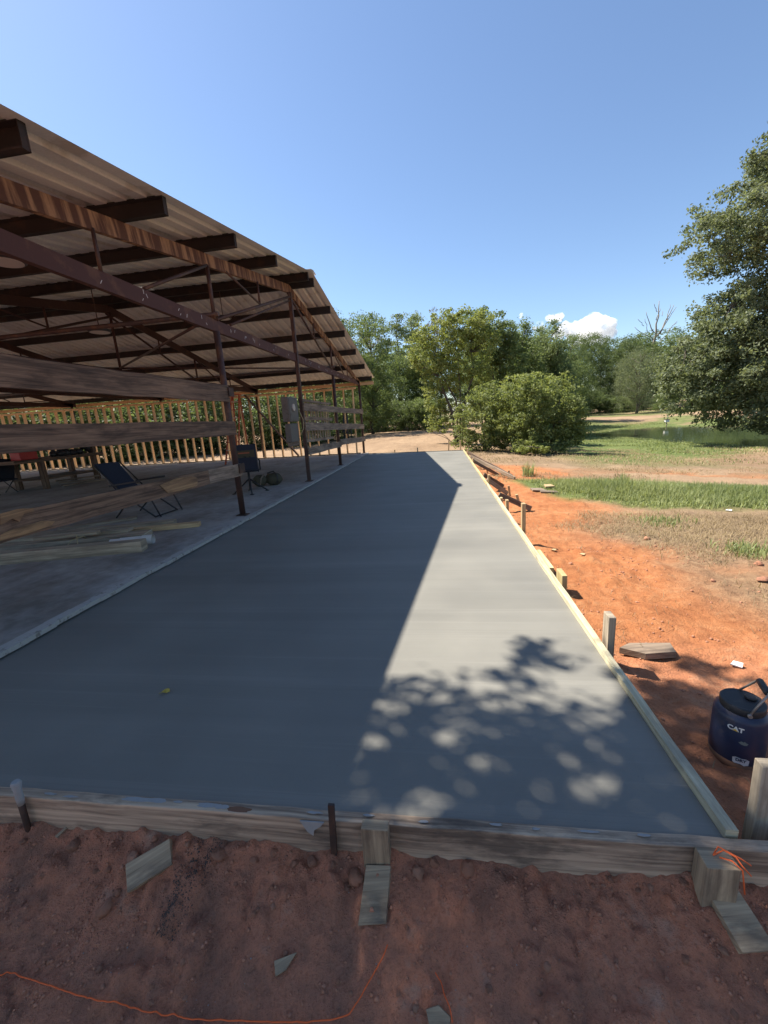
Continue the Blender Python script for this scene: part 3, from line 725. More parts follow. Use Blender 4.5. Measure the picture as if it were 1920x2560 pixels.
# lumber pile with pvc pipe
def board(name, pa, pb, z, w_, h_, mat, label, cat='board', group=None, seed=1, up=(0, 0, 1), z2=None):
    r_ = random.Random(seed); L = (Vector(pb)-Vector(pa)).length
    a = Vector((pa[0], pa[1], z)); c = Vector((pb[0], pb[1], z if z2 is None else z2))
    b = MB(); b.beam(a, c, w_, h_, up=up, seg=max(2, int(L/.3)), warp=.003, rng=r_)
    return b.build(name, mat, None, label, cat, group, bevel=.002)
GL = 'loose lumber on the barn floor'
board('timber', (-6.4, 3.57), (-3.57, 4.29), FZ+.066, .15, .13, M['lumber'], 'thick timber lying nearest the new slab edge in the lumber pile', 'lumber', GL, 1)
board('board', (-6.6, 4.17), (-3.95, 4.86), FZ+.041, .26, .08, M['lumber'], 'wide grey beam lying under the tied boards in the lumber pile', 'lumber', GL, 2)
board('board', (-6.6, 4.30), (-4.25, 4.92), FZ+.103, .16, .042, M['lumber'], 'grey board lying on top of the wide beam in the lumber pile', 'lumber', GL, 3)
board('board', (-5.2, 4.42), (-4.5, 4.66), FZ+.145, .10, .04, M['lumber'], 'short offcut lying topmost on the lumber pile', 'lumber', GL, 4)
board('board', (-5.2, 4.90), (-3.53, 5.40), FZ+.031, .13, .06, M['pine'], 'pale pine board poking out furthest from the lumber pile', 'lumber', GL, 5)
board('board', (-6.2, 4.78), (-4.0, 5.52), FZ+.041, .15, .08, M['lumber'], 'knotty grey board at the back of the lumber pile', 'lumber', GL, 6)
board('board', (-5.85, 5.35), (-5.02, 6.0), FZ+.024, .12, .042, M['lumber'], 'short board angled toward the folding chair behind the lumber pile', 'lumber', GL, 7)
t = thing('pvc_pipe', 'white plastic pipe with open end lying in the lumber pile', 'pipe', (-4.6, 4.4, FZ))
b = MB(); ring = []
pa = Vector((-6.2, 3.86, FZ+.057)); pb_ = Vector((-3.66, 4.56, FZ+.057)); dd = (pb_-pa).normalized()
pa = pb_-dd*.38; b.tube([pa, pb_], .055, 20, cap=False); b.tube([pb_, pb_-dd*.5], .048, 20, cap=False); b.build('pipe_wall', M['white'], t)
b = MB(); b.tube([pb_-dd*.12, pb_+dd*.006], .062, 20, cap=False); b.build('coupling', M['white'], t)
b = MB(); b.tube([(-4.62, 4.25, FZ+.05), (-4.60, 4.33, FZ+.13), (-4.58, 4.5, FZ+.14), (-4.66, 4.62, FZ+.06)], .006, 6); b.tube([(-4.59, 4.4, FZ+.14), (-4.53, 4.36, FZ+.19), (-4.48, 4.30, FZ+.10), (-4.45, 4.26, FZ+.02)], .005, 6)
b.build('twine', M['rope'], None, 'knotted twine tied round the lumber pile', 'twine')
# work bench with clutter
t = thing('workbench', 'heavy dark timber workbench deep inside the barn', 'workbench', (-11.6, 11.3, FZ))
for (xx, yy) in ((-11.35, 10.35), (-11.45, 12.3), (-12.25, 10.35), (-12.35, 12.3)):
    b = MB(); b.beam((xx, yy, FZ), (xx, yy, FZ+.78), .13, .13, up=(0, 1, 0)); b.build('leg', M['plank'], t)
b = MB(); b.beam((-11.85, 9.5, FZ+.83), (-11.95, 12.6, FZ+.83), 1.2, .09); b.build('bench_top', M['plank'], t)
b = MB(); b.beam((-11.85, 10.3, FZ+.28), (-11.95, 12.4, FZ+.28), 1.0, .05); b.build('lower_shelf', M['plank'], t)
b = MB(); b.beam((-11.42, 12.3, FZ+.9), (-11.42, 12.3, FZ+1.75), .14, .14, up=(0, 1, 0)); b.build('upright', M['plank'], t)
t = thing('cooler', 'red cooler with white lid on the workbench', 'cooler', (-11.6, 10.0, FZ+.876))
b = MB(); b.box((-11.55, 10.1, FZ+.876+.11), (.32, .52, .22)); b.build('body', M['red'], t, bevel=.02)
b = MB(); b.box((-11.55, 10.1, FZ+.876+.24), (.34, .54, .045)); b.build('lid', M['white'], t, bevel=.012)
b = MB(); b.tube([(-11.55, 9.86, FZ+1.1), (-11.55, 9.9, FZ+1.27), (-11.55, 10.3, FZ+1.27), (-11.55, 10.34, FZ+1.1)], .012, 7); b.build('handle', M['white'], t)
t = thing('engine_block', 'dark greasy engine parts heaped on the workbench', 'engine', (-11.7, 11.5, FZ+.876))
rg = random.Random(9)
for k in range(9):
    z0 = FZ+.876+rg.choice((.08, .09, .22)); b = lump((-11.6+rg.uniform(-.2, .2), 11.0+k*.16, z0), (.12, .12, rg.uniform(.08, .15)), 30+k, 8, 6, .35); b.build('engine_part', M['jugblack'], t)
b = MB(); b.tube([(-11.6, 11.3, FZ+.9), (-11.6, 11.35, FZ+1.25), (-11.6, 11.9, FZ+1.3), (-11.6, 12.1, FZ+1.0)], .04, 8); b.build('hose', M['jugblack'], t)
GS = 'scrap boards under the workbench'
for k, (xa, ya, xb, yb, lab) in enumerate(((-11.2, 10.7, -10.7, 12.0, 'short scrap board on the floor in front of the workbench'), (-11.6, 11.0, -10.9, 11.6, 'crossed scrap board on the floor by the workbench leg'), (-11.9, 11.2, -11.3, 12.2, 'scrap board lying under the workbench shelf'))):
    board('scrap_board', (xa, ya), (xb, yb), FZ+.025+k*.048, .12, .04, M['plank_grey'], lab, 'board', GS, 40+k)
c0 = Vector((-12.0, 9.55, FZ))
t = thing('camp_chair', 'black folded camp chair in front of the workbench at far left', 'chair', c0)
b = MB(); b.beam(c0+Vector((.0, .25, .40)), c0+Vector((0.08, .32, .95)), .5, .05, up=(1, 0, 0)); b.build('backrest', M['darkcloth'], t, bevel=.01)
b = MB(); b.beam(c0+Vector((-.25, .1, .40)), c0+Vector((.3, .1, .38)), .5, .04); b.build('seat', M['darkcloth'], t, bevel=.01)
for (sx, sy) in ((-1, -1), (1, -1), (1, 1), (-1, 1)):
    b = MB(); b.tube([c0+Vector((sx*.22, .1+sy*.22, .40)), c0+Vector((-sx*.2, .1+sy*.24, .012))], .014, 7); b.build('leg', M['jugblack'], t)
# stepladder
c0 = Vector((-8.05, 15.5, FZ))
t = thing('step_ladder', 'tall orange stepladder standing against the stud wall', 'ladder', c0)
for s in (-1, 1):
    b = MB(); b.beam(c0+Vector((s*.28, -.45, 0)), c0+Vector((.30+s*.15, .0, 2.6)), .03, .08, up=(0, 1, 0)); b.build('rail', M['ladder'], t)
    b = MB(); b.beam(c0+Vector((s*.27, .55, 0)), c0+Vector((.30+s*.14, .05, 2.55)), .03, .06, up=(0, 1, 0)); b.build('rear_rail', M['ladder'], t)
for k in range(8):
    f_ = (k+.8)/8.6; w_ = .28*(1-f_)+.15*f_
    b = MB(); b.beam(c0+Vector((.30*f_-w_, -.45*(1-f_), 2.6*f_)), c0+Vector((.30*f_+w_, -.45*(1-f_), 2.6*f_)), .08, .025); b.build('step', M['handle'] if k % 2 else M['ladder'], t)
b = MB(); b.box(c0+Vector((.30, .02, 2.62)), (.36, .22, .04)); b.build('top_cap', M['ladder'], t)

# ------------------------------------------------------------------ formwork
rg = random.Random(77)
fb = thing('front_form_board', 'long weathered form board across the near end of the slab', 'form board', (-.7, 1.15, -.2))
b = MB(); b.beam((-3.3, 1.152, -.088), (1.62, 1.152, -.082), .04, .195, seg=40, warp=.0025, rng=rg); b.build('board', M['form_dark'], fb, bevel=.002)
def blob(parent, cx, cy, z, rx, ry, seed, mat=M['splash'], nm='concrete_splash', thick=.004):
    r_ = random.Random(seed); n = 16
    b = MB(); b.poly([(cx+rx*math.cos(2*math.pi*k/n)*(1+r_.uniform(-.4, .35)), cy+ry*math.sin(2*math.pi*k/n)*(1+r_.uniform(-.3, .1)), z) for k in range(n)], thick)
    return b.build(nm, mat, parent)
rg2 = random.Random(6)
for k, (cx, rx) in enumerate(((-1.20, .085), (-1.13, .05), (-.92, .045), (-.86, .03), (-1.5, .03), (-1.04, .02), (-.50, .028), (.15, .02), (-1.60, .03), (.45, .03), (-.1, .02), (.62, .02), (-.30, .02), (.28, .012))):
    q = blob(fb, cx, 1.153+rg2.uniform(-.007, .009), .0136+k*.0004, rx, .010 if k < 4 else .005, 50+k, thick=.002)
b = MB(); b.poly([(-.545, 1.1295, .008), (-.455, 1.1295, .008), (-.47, 1.1295, -.012), (-.495, 1.1295, -.03), (-.50, 1.1295, -.055), (-.52, 1.1295, -.04)], .004)
b.build('concrete_splash', M['splash'], fb)
b = MB(); b.poly([(-.79+.05*math.cos(a)*(1+.2*math.sin(5*a)), 1.147+.011*math.sin(a), .0148) for a in np.linspace(0, 2*math.pi, 14, endpoint=False)], .003); b.build('clay_smear', M['jugdirt'], fb)

GF = 'right form boards'
fy = [1.182, 3.86, 8.1, 12.2, 16.2]
labs = ['cement dusted form board along the near right slab edge', 'pale form board along the right slab edge past the spliced block', 'form board along the right slab edge beside the propped braces', 'farthest form board along the right slab edge']
for k in range(4):
    b = MB(); b.beam((.893, fy[k], -.058), (.893+.004*(k % 2), fy[k+1]-.003, -.058), .038, .185, seg=12, warp=.003, rng=rg)
    b.build('side_form_board', M['formtop'] if k < 2 else M['yellow'], None, labs[k], 'form board', GF, bevel=.002)
b = MB(); b.beam((.95, FARR+.035, -.055), (-2.95, FARL+.03, -.055), .038, .15, seg=8, warp=.003, rng=rg)
b.build('end_form_board', M['form'], None, 'form board across the far end of the slab', 'form board')
def post(name, x, y, z0, z1, wx, wy, mat, label, cat='stake', group=None, lean=(0, 0), rz=0.0, seed=0):
    b = MB(); up = Vector((-math.sin(rz), math.cos(rz), 0))
    b.beam((x, y, z0), (x+lean[0]*(z1-z0), y+lean[1]*(z1-z0), z1), wx, wy, up=up, seg=3, warp=.0015, rng=random.Random(seed))
    return b.build(name, mat, None, label, cat, group, bevel=.003)
GT = 'stakes holding the form boards'
# front stakes
t = thing('steel_pin', 'round steel form pin crusted with concrete at the left of the front board', 'stake', (-1.69, 1.112, -.25), GT)
b = MB(); b.tube([(-1.700, 1.112, -.25), (-1.693, 1.114, 0.085)], .0115, 10); b.build('rod', M['iron'], t)
b = MB(); b.tube([(-1.694, 1.114, .0), (-1.693, 1.114, .03), (-1.692, 1.114, .065), (-1.691, 1.115, .098), (-1.691, 1.115, .108)], [.012, .014, .013, .018, .013], 10); b.build('concrete_crust', M['splash'], t)
b = MB(); b.beam((-.432, 1.117, -.24), (-.418, 1.120, .098), .022, .010, up=(0, 1, 0)); b.build('iron_stake', M['iron'], None, 'flat rusty iron stake against the front form board', 'stake', GT)
post('wood_stake', -.265, 1.108, -.24, .038, .094, .038, M['form'], 'light topped wooden stake block at the middle of the front board', 'stake', GT, seed=1)
t = thing('corner_stake', 'square wooden stake with orange cord at the front right corner', 'stake', (.80, 1.09, -.24), GT)
b = MB(); b.beam((.797, 1.093, -.24), (.797, 1.093, .030), .092, .066, up=(0, 1, 0), seg=3, warp=.002, rng=rg); b.build('stake', M['form'], t, bevel=.003)
b = MB()
b.tube([(.79, 1.10, .034), (.81, 1.115, .046), (.835, 1.10, .043), (.86, 1.09, .035), (.885, 1.085, .02)], .0022, 5)
b.tube([(.80, 1.09, .036), (.825, 1.075, .044), (.845, 1.06, .03), (.85, 1.056, -.01), (.856, 1.054, -.05)], .0022, 5)
b.tube([(.785, 1.095, .036), (.815, 1.10, .052), (.84, 1.085, .048), (.85, 1.07, .034), (.87, 1.06, .012)], .0022, 5)
b.build('cord', M['orange'], t)
post('wood_stake', 1.052, 1.262, -.22, .226, .105, .04, M['grey_wood'], 'tall grey wooden stake at the right frame edge by the corner', 'stake', GT, seed=2)
# right-hand stakes
post('wood_stake', .948, 2.33, -.25, .205, .038, .088, M['grey_wood'], 'grey stake standing near the scrap board on the right form', 'stake', GT, seed=3)
b = MB(); b.beam((.931, 3.52, -.03), (.931, 4.02, -.03), .036, .135, seg=3, warp=.002, rng=rg); b.build('splice_board', M['yellow'], None, 'bright yellow splice board nailed over the form joint', 'board')
post('wood_stake', .97, 3.36, -.22, .062, .04, .17, M['yellow'], 'short yellow stake just before the splice board', 'stake', GT, seed=4)
post('wood_stake', .932, 4.78, -.35, .345, .042, .07, M['pine'], 'tallest pine stake on the right form', 'stake', GT, seed=5)
post('wood_stake', .935, 5.98, -.35, .14, .040, .085, M['pine'], 'short pine stake between the tallest stake and the first brace', 'stake', GT, seed=6)
post('wood_stake', .935, 6.55, -.35, .06, .038, .085, M['pine'], 'low stake at the head of the first brace', 'stake', GT, seed=16)
post('wood_stake', .938, 8.22, -.45, .185, .040, .085, M['pine'], 'pine stake between the first and second pair of braces', 'stake', GT, seed=7)
post('wood_stake', .945, 12.1, -.5, .12, .04, .085, M['pine'], 'stake beside the head of the long double brace', 'stake', GT, seed=8)
post('wood_stake', .95, 14.6, -.5, .20, .045, .09, M['stud'], 'stake nearest the far corner of the right form', 'stake', GT, seed=9)
post('wood_stake', .80, 16.32, -.5, .38, .045, .06, M['stud'], 'thin stake at the far right slab corner', 'stake', GT, (-.02, 0), seed=10)
post('wood_stake', .30, 16.42, -.5, .47, .05, .05, M['stud'], 'tall thin stake behind the far form board', 'stake', GT, (.06, 0), seed=13)
post('wood_stake', -.9, 16.63, -.5, .17, .05, .05, M['stud'], 'short stake at the middle of the far form board', 'stake', GT, seed=11)
post('wood_stake', -1.85, 16.85, -.5, .13, .05, .05, M['stud'], 'short stake at the left of the far form board', 'stake', GT, seed=12)
# diagonal braces
GB = 'diagonal braces propping the right form'
def brace(x0, y0, z0, px_, py_, w_, h_, mat, label, seed):
    e = hit(px_, py_)
    b = MB(); b.beam((x0, y0, z0), (e.x, e.y, e.z+.03), w_, h_, seg=4, warp=.003, rng=random.Random(seed))
    b.build('brace', mat, None, label, 'brace', GB, bevel=.002); return e
brace(.955, 6.95, .03, 1327, 1276, .038, .088, M['plank_grey'], 'single reddish brace with a leaning peg, nearest brace of the right form', 1)
brace(.955, 8.75, .01, 1269, 1237, .038, .088, M['plank_grey'], 'second brace along the right form ending at a tilted peg', 2)
brace(.955, 9.4, .02, 1258, 1219, .038, .088, M['plank'], 'dark brace just behind the second brace', 3)
brace(.955, 13.1, .06, 1287, 1199, .038, .088, M['plank_grey'], 'long upper brace of the far pair reaching the green grass', 4)
brace(.955, 12.3, .02, 1246, 1190, .038, .088, M['plank_grey'], 'short low brace in front of the far pair', 5)
brace(.955, 14.3, .07, 1280, 1193, .038, .088, M['plank'], 'long rear brace of the far pair reaching the green grass', 6)
for (px_, py_, hh, lx, lab, sdd) in ((1303, 1266, .22, -.25, 'leaning peg beside the end of the nearest brace', 21), (1276, 1240, .22, -.12, 'tilted peg at the end of the second brace', 22), (1272, 1192, .18, 0, 'small peg beside the far pair of braces', 23), (1218, 1184, .2, 0, 'thin peg beside the short low brace', 24)):
    e = hit(px_, py_)
    post('peg', e.x, e.y, e.z-.1, e.z+hh, .045, .04, M['pine'], lab, 'stake', 'pegs at the brace ends', (lx, 0), seed=sdd)

# ------------------------------------------------------------------ loose pieces on the clay
def slab_piece(name, pix, thick, mat, label, cat, lift=.0, **kw):
    pts = []
    for a, c in pix:
        e = hit(a, c); pts.append(Vector((e.x, e.y, e.z+lift)))
    # best plane through the corners
    c0 = sum(pts, Vector())/len(pts); n = Vector()
    for i in range(len(pts)): n += (pts[i]-c0).cross(pts[(i+1) % len(pts)]-c0)
    n.normalize()
    if n.z < 0: pts.reverse(); n = -n
    pts = [p-n*((p-c0).dot(n)) for p in pts]
    b = MB(); b.poly(pts, thick)
    ex = (pts[1]-pts[0]).normalized(); ey = n.cross(ex)
    b.uv = [[((Vector(b.v[i])-c0).dot(ex), (Vector(b.v[i])-c0).dot(ey)+(Vector(b.v[i])-c0).dot(n)) for i in f] for f in b.f]
    return b.build(name, mat, None, label, cat, bevel=.0015, **kw)
def z7(a, c): return (a*.5787, 1850+c*.5787)
def z8(a, c): return (960+a*.5787, 1850+c*.5787)
def z6(a, c): return (1100+a*.4943, 1100+c*.4943)
slab_piece('scrap_board', [z7(545, 560), z7(738, 448), z7(746, 560), z7(557, 684)], .03, M['form'], 'short pale board lying on the bank below the front form', 'board', .025)
slab_piece('scrap_board', [z7(1583, 556), z8(30, 560), z8(8, 812), z7(1548, 820)], .035, M['form'], 'half buried plank under the middle front stake', 'board', .018)
slab_piece('scrap_board', [z8(1385, 690), z8(1520, 680), z8(1690, 955), z8(1545, 965)], .04, M['form'], 'wide grey plank sloping down from the corner stake', 'board', .04)
slab_piece('wood_chip', [z7(1186, 968), z7(1284, 930), z7(1236, 1008), z7(1192, 1036)], .012, M['form'], 'small broken wood chip on the clay bank', 'wood chip', .014)
slab_piece('wood_chip', [z8(182, 1180), z8(235, 1164), z8(288, 1215), z8(284, 1250), z8(195, 1250)], .014, M['form'], 'pale wood chip at the bottom frame edge beside the orange cord', 'wood chip', .016)
slab_piece('wood_chip', [z7(238, 425), z7(285, 382), z7(292, 388), z7(246, 432)], .008, M['form'], 'thin splinter under the left of the front form', 'wood chip', .01)
slab_piece('scrap_board', [z6(905, 1085), z6(955, 1055), z6(1160, 1058), z6(1192, 1105), z6(1040, 1112)], .04, M['plank_grey'], 'flat scrap board on the orange clay by the grey stake', 'board', .045)
slab_piece('scrap_board', [z6(455, 250), z6(515, 252), z6(545, 265), z6(470, 262)], .03, M['plank_grey'], 'left board of the small stack before the grass', 'board', .04)
slab_piece('scrap_board', [z6(505, 262), z6(590, 265), z6(598, 272), z6(510, 270)], .03, M['plank_grey'], 'front board of the small stack before the grass', 'board', .04)
slab_piece('scrap_board', [z6(525, 242), z6(560, 240), z6(580, 250), z6(535, 252)], .03, M['pine'], 'pale offcut topmost on the small stack before the grass', 'board', .08)
for (a, c, s_, lab) in ((1460, 360, .05, 'white scrap of litter on the dry ground by the grass'), (1500, 1148, .035, 'white scrap of litter in the tree shade'), (720, 585, .03, 'pale wood chip on the orange clay past the form'), (575, 562, .03, 'pale chip on the orange clay beside the splice board')):
    e = hit(*z6(a, c)); b = MB(); b.poly([(e.x-s_, e.y, e.z+.02), (e.x+s_*.3, e.y-s_*.8, e.z+.015), (e.x+s_, e.y+s_*.1, e.z+.024), (e.x+s_*.1, e.y+s_, e.z+.02)], .008)
    b.build('litter', M['cwhite'] if 'white' in lab else M['pine'], None, lab, 'litter')
# orange cords following the bank
def cord(pix, label, r=.0019):
    pts = []
    for i in range(len(pix)-1):
        for k in range(14):
            f = k/14; pts.append((pix[i][0]*(1-f)+pix[i+1][0]*f, pix[i][1]*(1-f)+pix[i+1][1]*f))
    pts.append(pix[-1]); q = []
    for i, (a, c) in enumerate(pts):
        e = hit(a, c); q.append(Vector((e.x, e.y, e.z+.004+r)))
    for _ in range(2): q = [q[0]]+[(q[i-1]+q[i]*2+q[i+1])/4 for i in range(1, len(q)-1)]+[q[-1]]
    q = [Vector((p.x, p.y, max(p.z, max(float(zt(p.x+ox, p.y+oy)) for ox in (-.012, -.006, 0, .006, .012) for oy in (-.012, -.006, 0, .006, .012))+r+.002))) for p in q]
    b = MB(); b.tube(q, r, 6); b.build('string_line', M['orange'], None, label, 'string')
cord([z7(-40, 1040), z7(0, 1022), z7(55, 1016), z7(110, 1034), z7(220, 1068), z7(330, 1110), z7(450, 1145), z7(560, 1165), z7(700, 1195), z7(830, 1216), z7(1050, 1224), z7(1300, 1228), z7(1430, 1218), z7(1510, 1192), z7(1565, 1112), z7(1620, 1010), z7(1655, 950), z8(16, 895)], 'long orange string line curving across the front clay bank')
cord([z8(222, 1018), z8(248, 1060), z8(262, 1110), z8(284, 1165), z8(296, 1230)], 'short loose end of orange string at the bottom frame edge')
# yellow leaf on the slab
c0 = P(415, 1733, Z=0.0); b = MB()
lf = [(-.022, -.004, .004), (-.012, .012, .010), (.004, .014, .016), (.020, .006, .020), (.026, -.002, .010), (.010, -.010, .006), (-.008, -.014, .012)]
b.poly([(c0.x+a*1.1, c0.y+c*1.1, .004+d) for a, c, d in lf], .0015); b.tube([(c0.x-.022, c0.y, .006), (c0.x-.036, c0.y-.01, .003)], .0012, 5)
b.build('fallen_leaf', M['leafy'], None, 'curled yellow leaf on the new slab', 'leaf')

# ------------------------------------------------------------------ water jug
J = Vector((1.226, 1.672, 0)); J.z = float(zt(J.x, J.y))+.0
jug = thing('water_jug', 'dark blue insulated water jug with wire handle on the clay', 'jug', J)
R_ = .094
b = MB(); b.lathe([(.088, -.012), (R_-.003, 0), (R_, .010), (R_, .208), (R_-.004, .223), (R_-.018, .234), (.072, .237)], J, 48); b.build('body', M['navy'], jug)
b = MB(); b.lathe([(R_+.0012, -.010), (R_+.0022, .0), (R_+.0012, .022)], J, 48); b.build('base_ring', M['jugdirt'], jug)
b = MB(); b.lathe([(.074, .230), (.077, .240), (.077, .264), (.074, .268), (.068, .267), (.060, .2655)], J, 48); b.build('lid', M['jugblack'], jug)
b = MB(); b.lathe([(.020, .266), (.020, .275), (.016, .277)], J+Vector((.035, .01, 0)), 20); b.build('spout_cap', M['jugblack'], jug)
# handle: wire bail tipped back, black grip
to_cam = Vector((-J.x, -J.y, 0)).normalized(); rt = Vector((-to_cam.y, to_cam.x, 0))   # rt: to the photo's right
ha = (rt*.35+to_cam).normalized(); hb = -ha
A0 = J+ha*.079+Vector((0, 0, .250)); B0 = J+hb*.079+Vector((0, 0, .250)); lean = (rt*.8).normalized()*.055
A1 = J+ha*.05+lean+Vector((0, 0, .353)); B1 = J+hb*.05+lean+Vector((0, 0, .353))
b = MB(); b.tube([A0, A0+(A1-A0)*.5, A1, (A1+B1)/2, B1, B0+(B1-B0)*.5, B0], .0045, 8)
for q in (A0, B0): b.tube([q-ha*.004, q+ha*.010 if q is A0 else q-ha*.012], .008, 10)
hd = b.build('wire_handle', M['handle'], jug)
b = MB(); g0 = A1+(B1-A1)*.05; g1 = A1+(B1-A1)*.95; b.tube([g0, g0+(g1-g0)*.06, g1-(g1-g0)*.06, g1], [.010, .0135, .0135, .010], 14); b.build('grip', M['jugblack'], hd)
def wrap(me_pts, faces, name, mat, ang0, z0, rad, tilt=0.0):
    """bend a flat print round the jug wall; ang0 measured to the photo's right of the camera direction"""
    b = MB(); base = math.atan2(to_cam.y, to_cam.x)
    for (a, c, d) in me_pts:
        aa = base+ang0+(a/rad)
        b.v.append((J.x+math.cos(aa)*(rad+d), J.y+math.sin(aa)*(rad+d), J.z+z0+c))
    for f in faces: b.face(f)
    return b.build(name, mat, jug)
def textmesh(s, size):
    cu = bpy.data.curves.new('txt', 'FONT'); cu.body = s; cu.size = size; cu.align_x = 'CENTER'; cu.offset = .0012*size/.03; cu.extrude = .0003
    o = bpy.data.objects.new('txt', cu); COL.objects.link(o)
    dg = bpy.context.evaluated_depsgraph_get(); me = bpy.data.meshes.new_from_object(o.evaluated_get(dg))
    v = [tuple(p.co) for p in me.vertices]; f = [tuple(p.vertices) for p in me.polygons]
    bpy.data.objects.remove(o); bpy.data.curves.remove(cu); bpy.data.meshes.remove(me)
    return v, f
v, f = textmesh('CAT', .027); wrap(v, f, 'logo_lettering', M['cwhite'], -.10, .172, R_+.0006)
wrap([(-.011, -.001, .0003), (.011, -.001, .0003), (0, .008, .0003)], [(0, 1, 2)], 'logo_triangle', M['cyellow'], -.10, .172, R_+.0010)
out = [(-.026, -.012), (-.02, -.016), (.0, -.014), (.012, -.020), (.026, -.014), (.028, .008), (.016, .014), (.0, .012), (-.018, .015), (-.027, .009)]
st = wrap([(a, c, 0) for a, c in out], [tuple(range(len(out)))], 'sticker', M['cwhite'], .22, .040, R_+.0016)
v, f = textmesh('DRY', .018); wrap(v, f, 'sticker_lettering', M['cblue'], .22, .037, R_+.0022)
out = [(-.016, .0), (-.010, .004), (-.008, .008), (.0, .006), (.004, .010), (.010, .004), (.016, .003), (.012, -.006), (.004, -.008), (-.006, -.007)]
wrap([(a, c, 0) for a, c in out], [tuple(range(len(out)))], 'worn_sticker', plain('worn_label', (.20, .21, .19), .7), .22, .125, R_+.0008)

# ------------------------------------------------------------------ clods, pebbles
rs = np.random.RandomState(31); rg = random.Random(31)
clod_me = [lump((0, 0, 0), (1, 1, .75), 60+k, 12, 8, .42).mesh('dirt_clod', M['clod']) for k in range(5)]
clods = [(z7(352, 388), .028), (z7(684, 408), .011), (z7(962, 440), .026), (z7(1272, 535), .014), (z7(1355, 530), .018), (z7(1540, 600), .028), (z7(1190, 460), .014), (z7(455, 735), .026), (z7(510, 660), .014), (z7(470, 560), .012), (z7(430, 990), .010), (z7(790, 960), .009), (z7(800, 1115), .008), (z8(362, 560), .024), (z8(150, 525), .020), (z8(215, 535), .015), (z8(895, 595), .012), (z8(975, 600), .011), (z8(1090, 610), .010), (z8(20, 565), .012), (z8(950, 630), .007), (z8(1465, 915), .012), (z8(740, 720), .006), (z8(1000, 955), .007), (z7(1100, 520), .012), (z7(1180, 720), .010), (z7(810, 452), .009), (z7(575, 515), .018), (z7(640, 545), .011), (z7(100, 440), .013), (z8(1150, 640), .010), (z8(1290, 610), .012), (z7(1440, 540), .010), (z7(1500, 640), .013)]
for k in range(40): clods.append(((rg.uniform(20, 1880), rg.uniform(2140, 2540)), rg.uniform(.004, .010)))
clods += [(z6(1632, 710), .035), (z6(1048, 503), .03), (z6(1610, 630), .03), (z6(660, 628), .02), (z6(1380, 715), .02)]
for (q, s_) in clods:
    e = hit(*q)
    if e.y > 1.118 and e.x < .9: e.y = 1.118-s_*1.1; e.z = float(zt(e.x, e.y))
    o = bpy.data.objects.new('dirt_clod', rg.choice(clod_me)); COL.objects.link(o); o.parent = ground
    o.location = (e.x, e.y, e.z+s_*.25); o.scale = (s_, s_*rg.uniform(.7, 1.1), s_*rg.uniform(.7, 1.1)); o.rotation_euler = (rg.uniform(-.3, .3), rg.uniform(-.3, .3), rg.uniform(0, 6))
def pebbles(name, n, xr, yr, sr, mat, seed, dens=None):
    r = np.random.RandomState(seed); base = np.array([(1, 0, 0), (-1, 0, 0), (0, 1, 0), (0, -1, 0), (0, 0, .8), (0, 0, -.8)], float)
    tri = np.array([(0, 2, 4), (2, 1, 4), (1, 3, 4), (3, 0, 4), (2, 0, 5), (1, 2, 5), (3, 1, 5), (0, 3, 5)])
    x = r.uniform(*xr, n); y = r.uniform(*yr, n)
    if dens is not None: k = dens(x, y) > r.rand(n); x, y = x[k], y[k]
    n = len(x); s = sr[0]*(sr[1]/sr[0])**(r.rand(n)**2.2)
    z = zt(x, y)+s*.2
    v = base[None]*s[:, None, None]*r.uniform(.6, 1.3, (n, 6, 1)); a = r.rand(n)*6.28
    vx = v[..., 0]*np.cos(a)[:, None]-v[..., 1]*np.sin(a)[:, None]; vy = v[..., 0]*np.sin(a)[:, None]+v[..., 1]*np.cos(a)[:, None]
    co = np.stack([vx+x[:, None], vy+y[:, None], v[..., 2]+z[:, None]], 2).reshape(-1, 3)
    f = (tri[None]+np.arange(n)[:, None, None]*6).reshape(-1, 3)
    me = quadmesh(name, co, f, True); me.materials.append(mat)
    o = bpy.data.objects.new(name, me); COL.objects.link(o); o.parent = ground; tag(o, kind='stuff'); return o
pebbles('clay_crumbs', 14000, (-1.8, 1.5), (.6, 1.12), (.0012, .0095), M['clod'], 5, lambda x, y: .25+.9*(fbm(x*3, y*2, 3, 5) > .15)+.3*(y > 1.02))
pebbles('clay_crumbs', 5000, (.95, 3.2), (1.25, 6), (.003, .014), M['clod'], 6, lambda x, y: .15+.8*(fbm(x*2, y*2, 3, 15) > .3)+.4*(x < 1.1))
gp = hit(*z7(840, 560))
pebbles('dark_grit', 9000, (gp.x-.10, gp.x+.09), (gp.y-.16, gp.y+.09), (.0010, .0042), M['grit'], 7, lambda x, y: np.exp(-((x-gp.x-(y-gp.y)*.15)/.034)**2)*(.3+.7*(fbm(x*14, y*9, 2, 3) > -.2)))
pebbles('pale_flecks', 220, (-1.8, 1.5), (.62, 1.1), (.001, .003), M['splash'], 8)

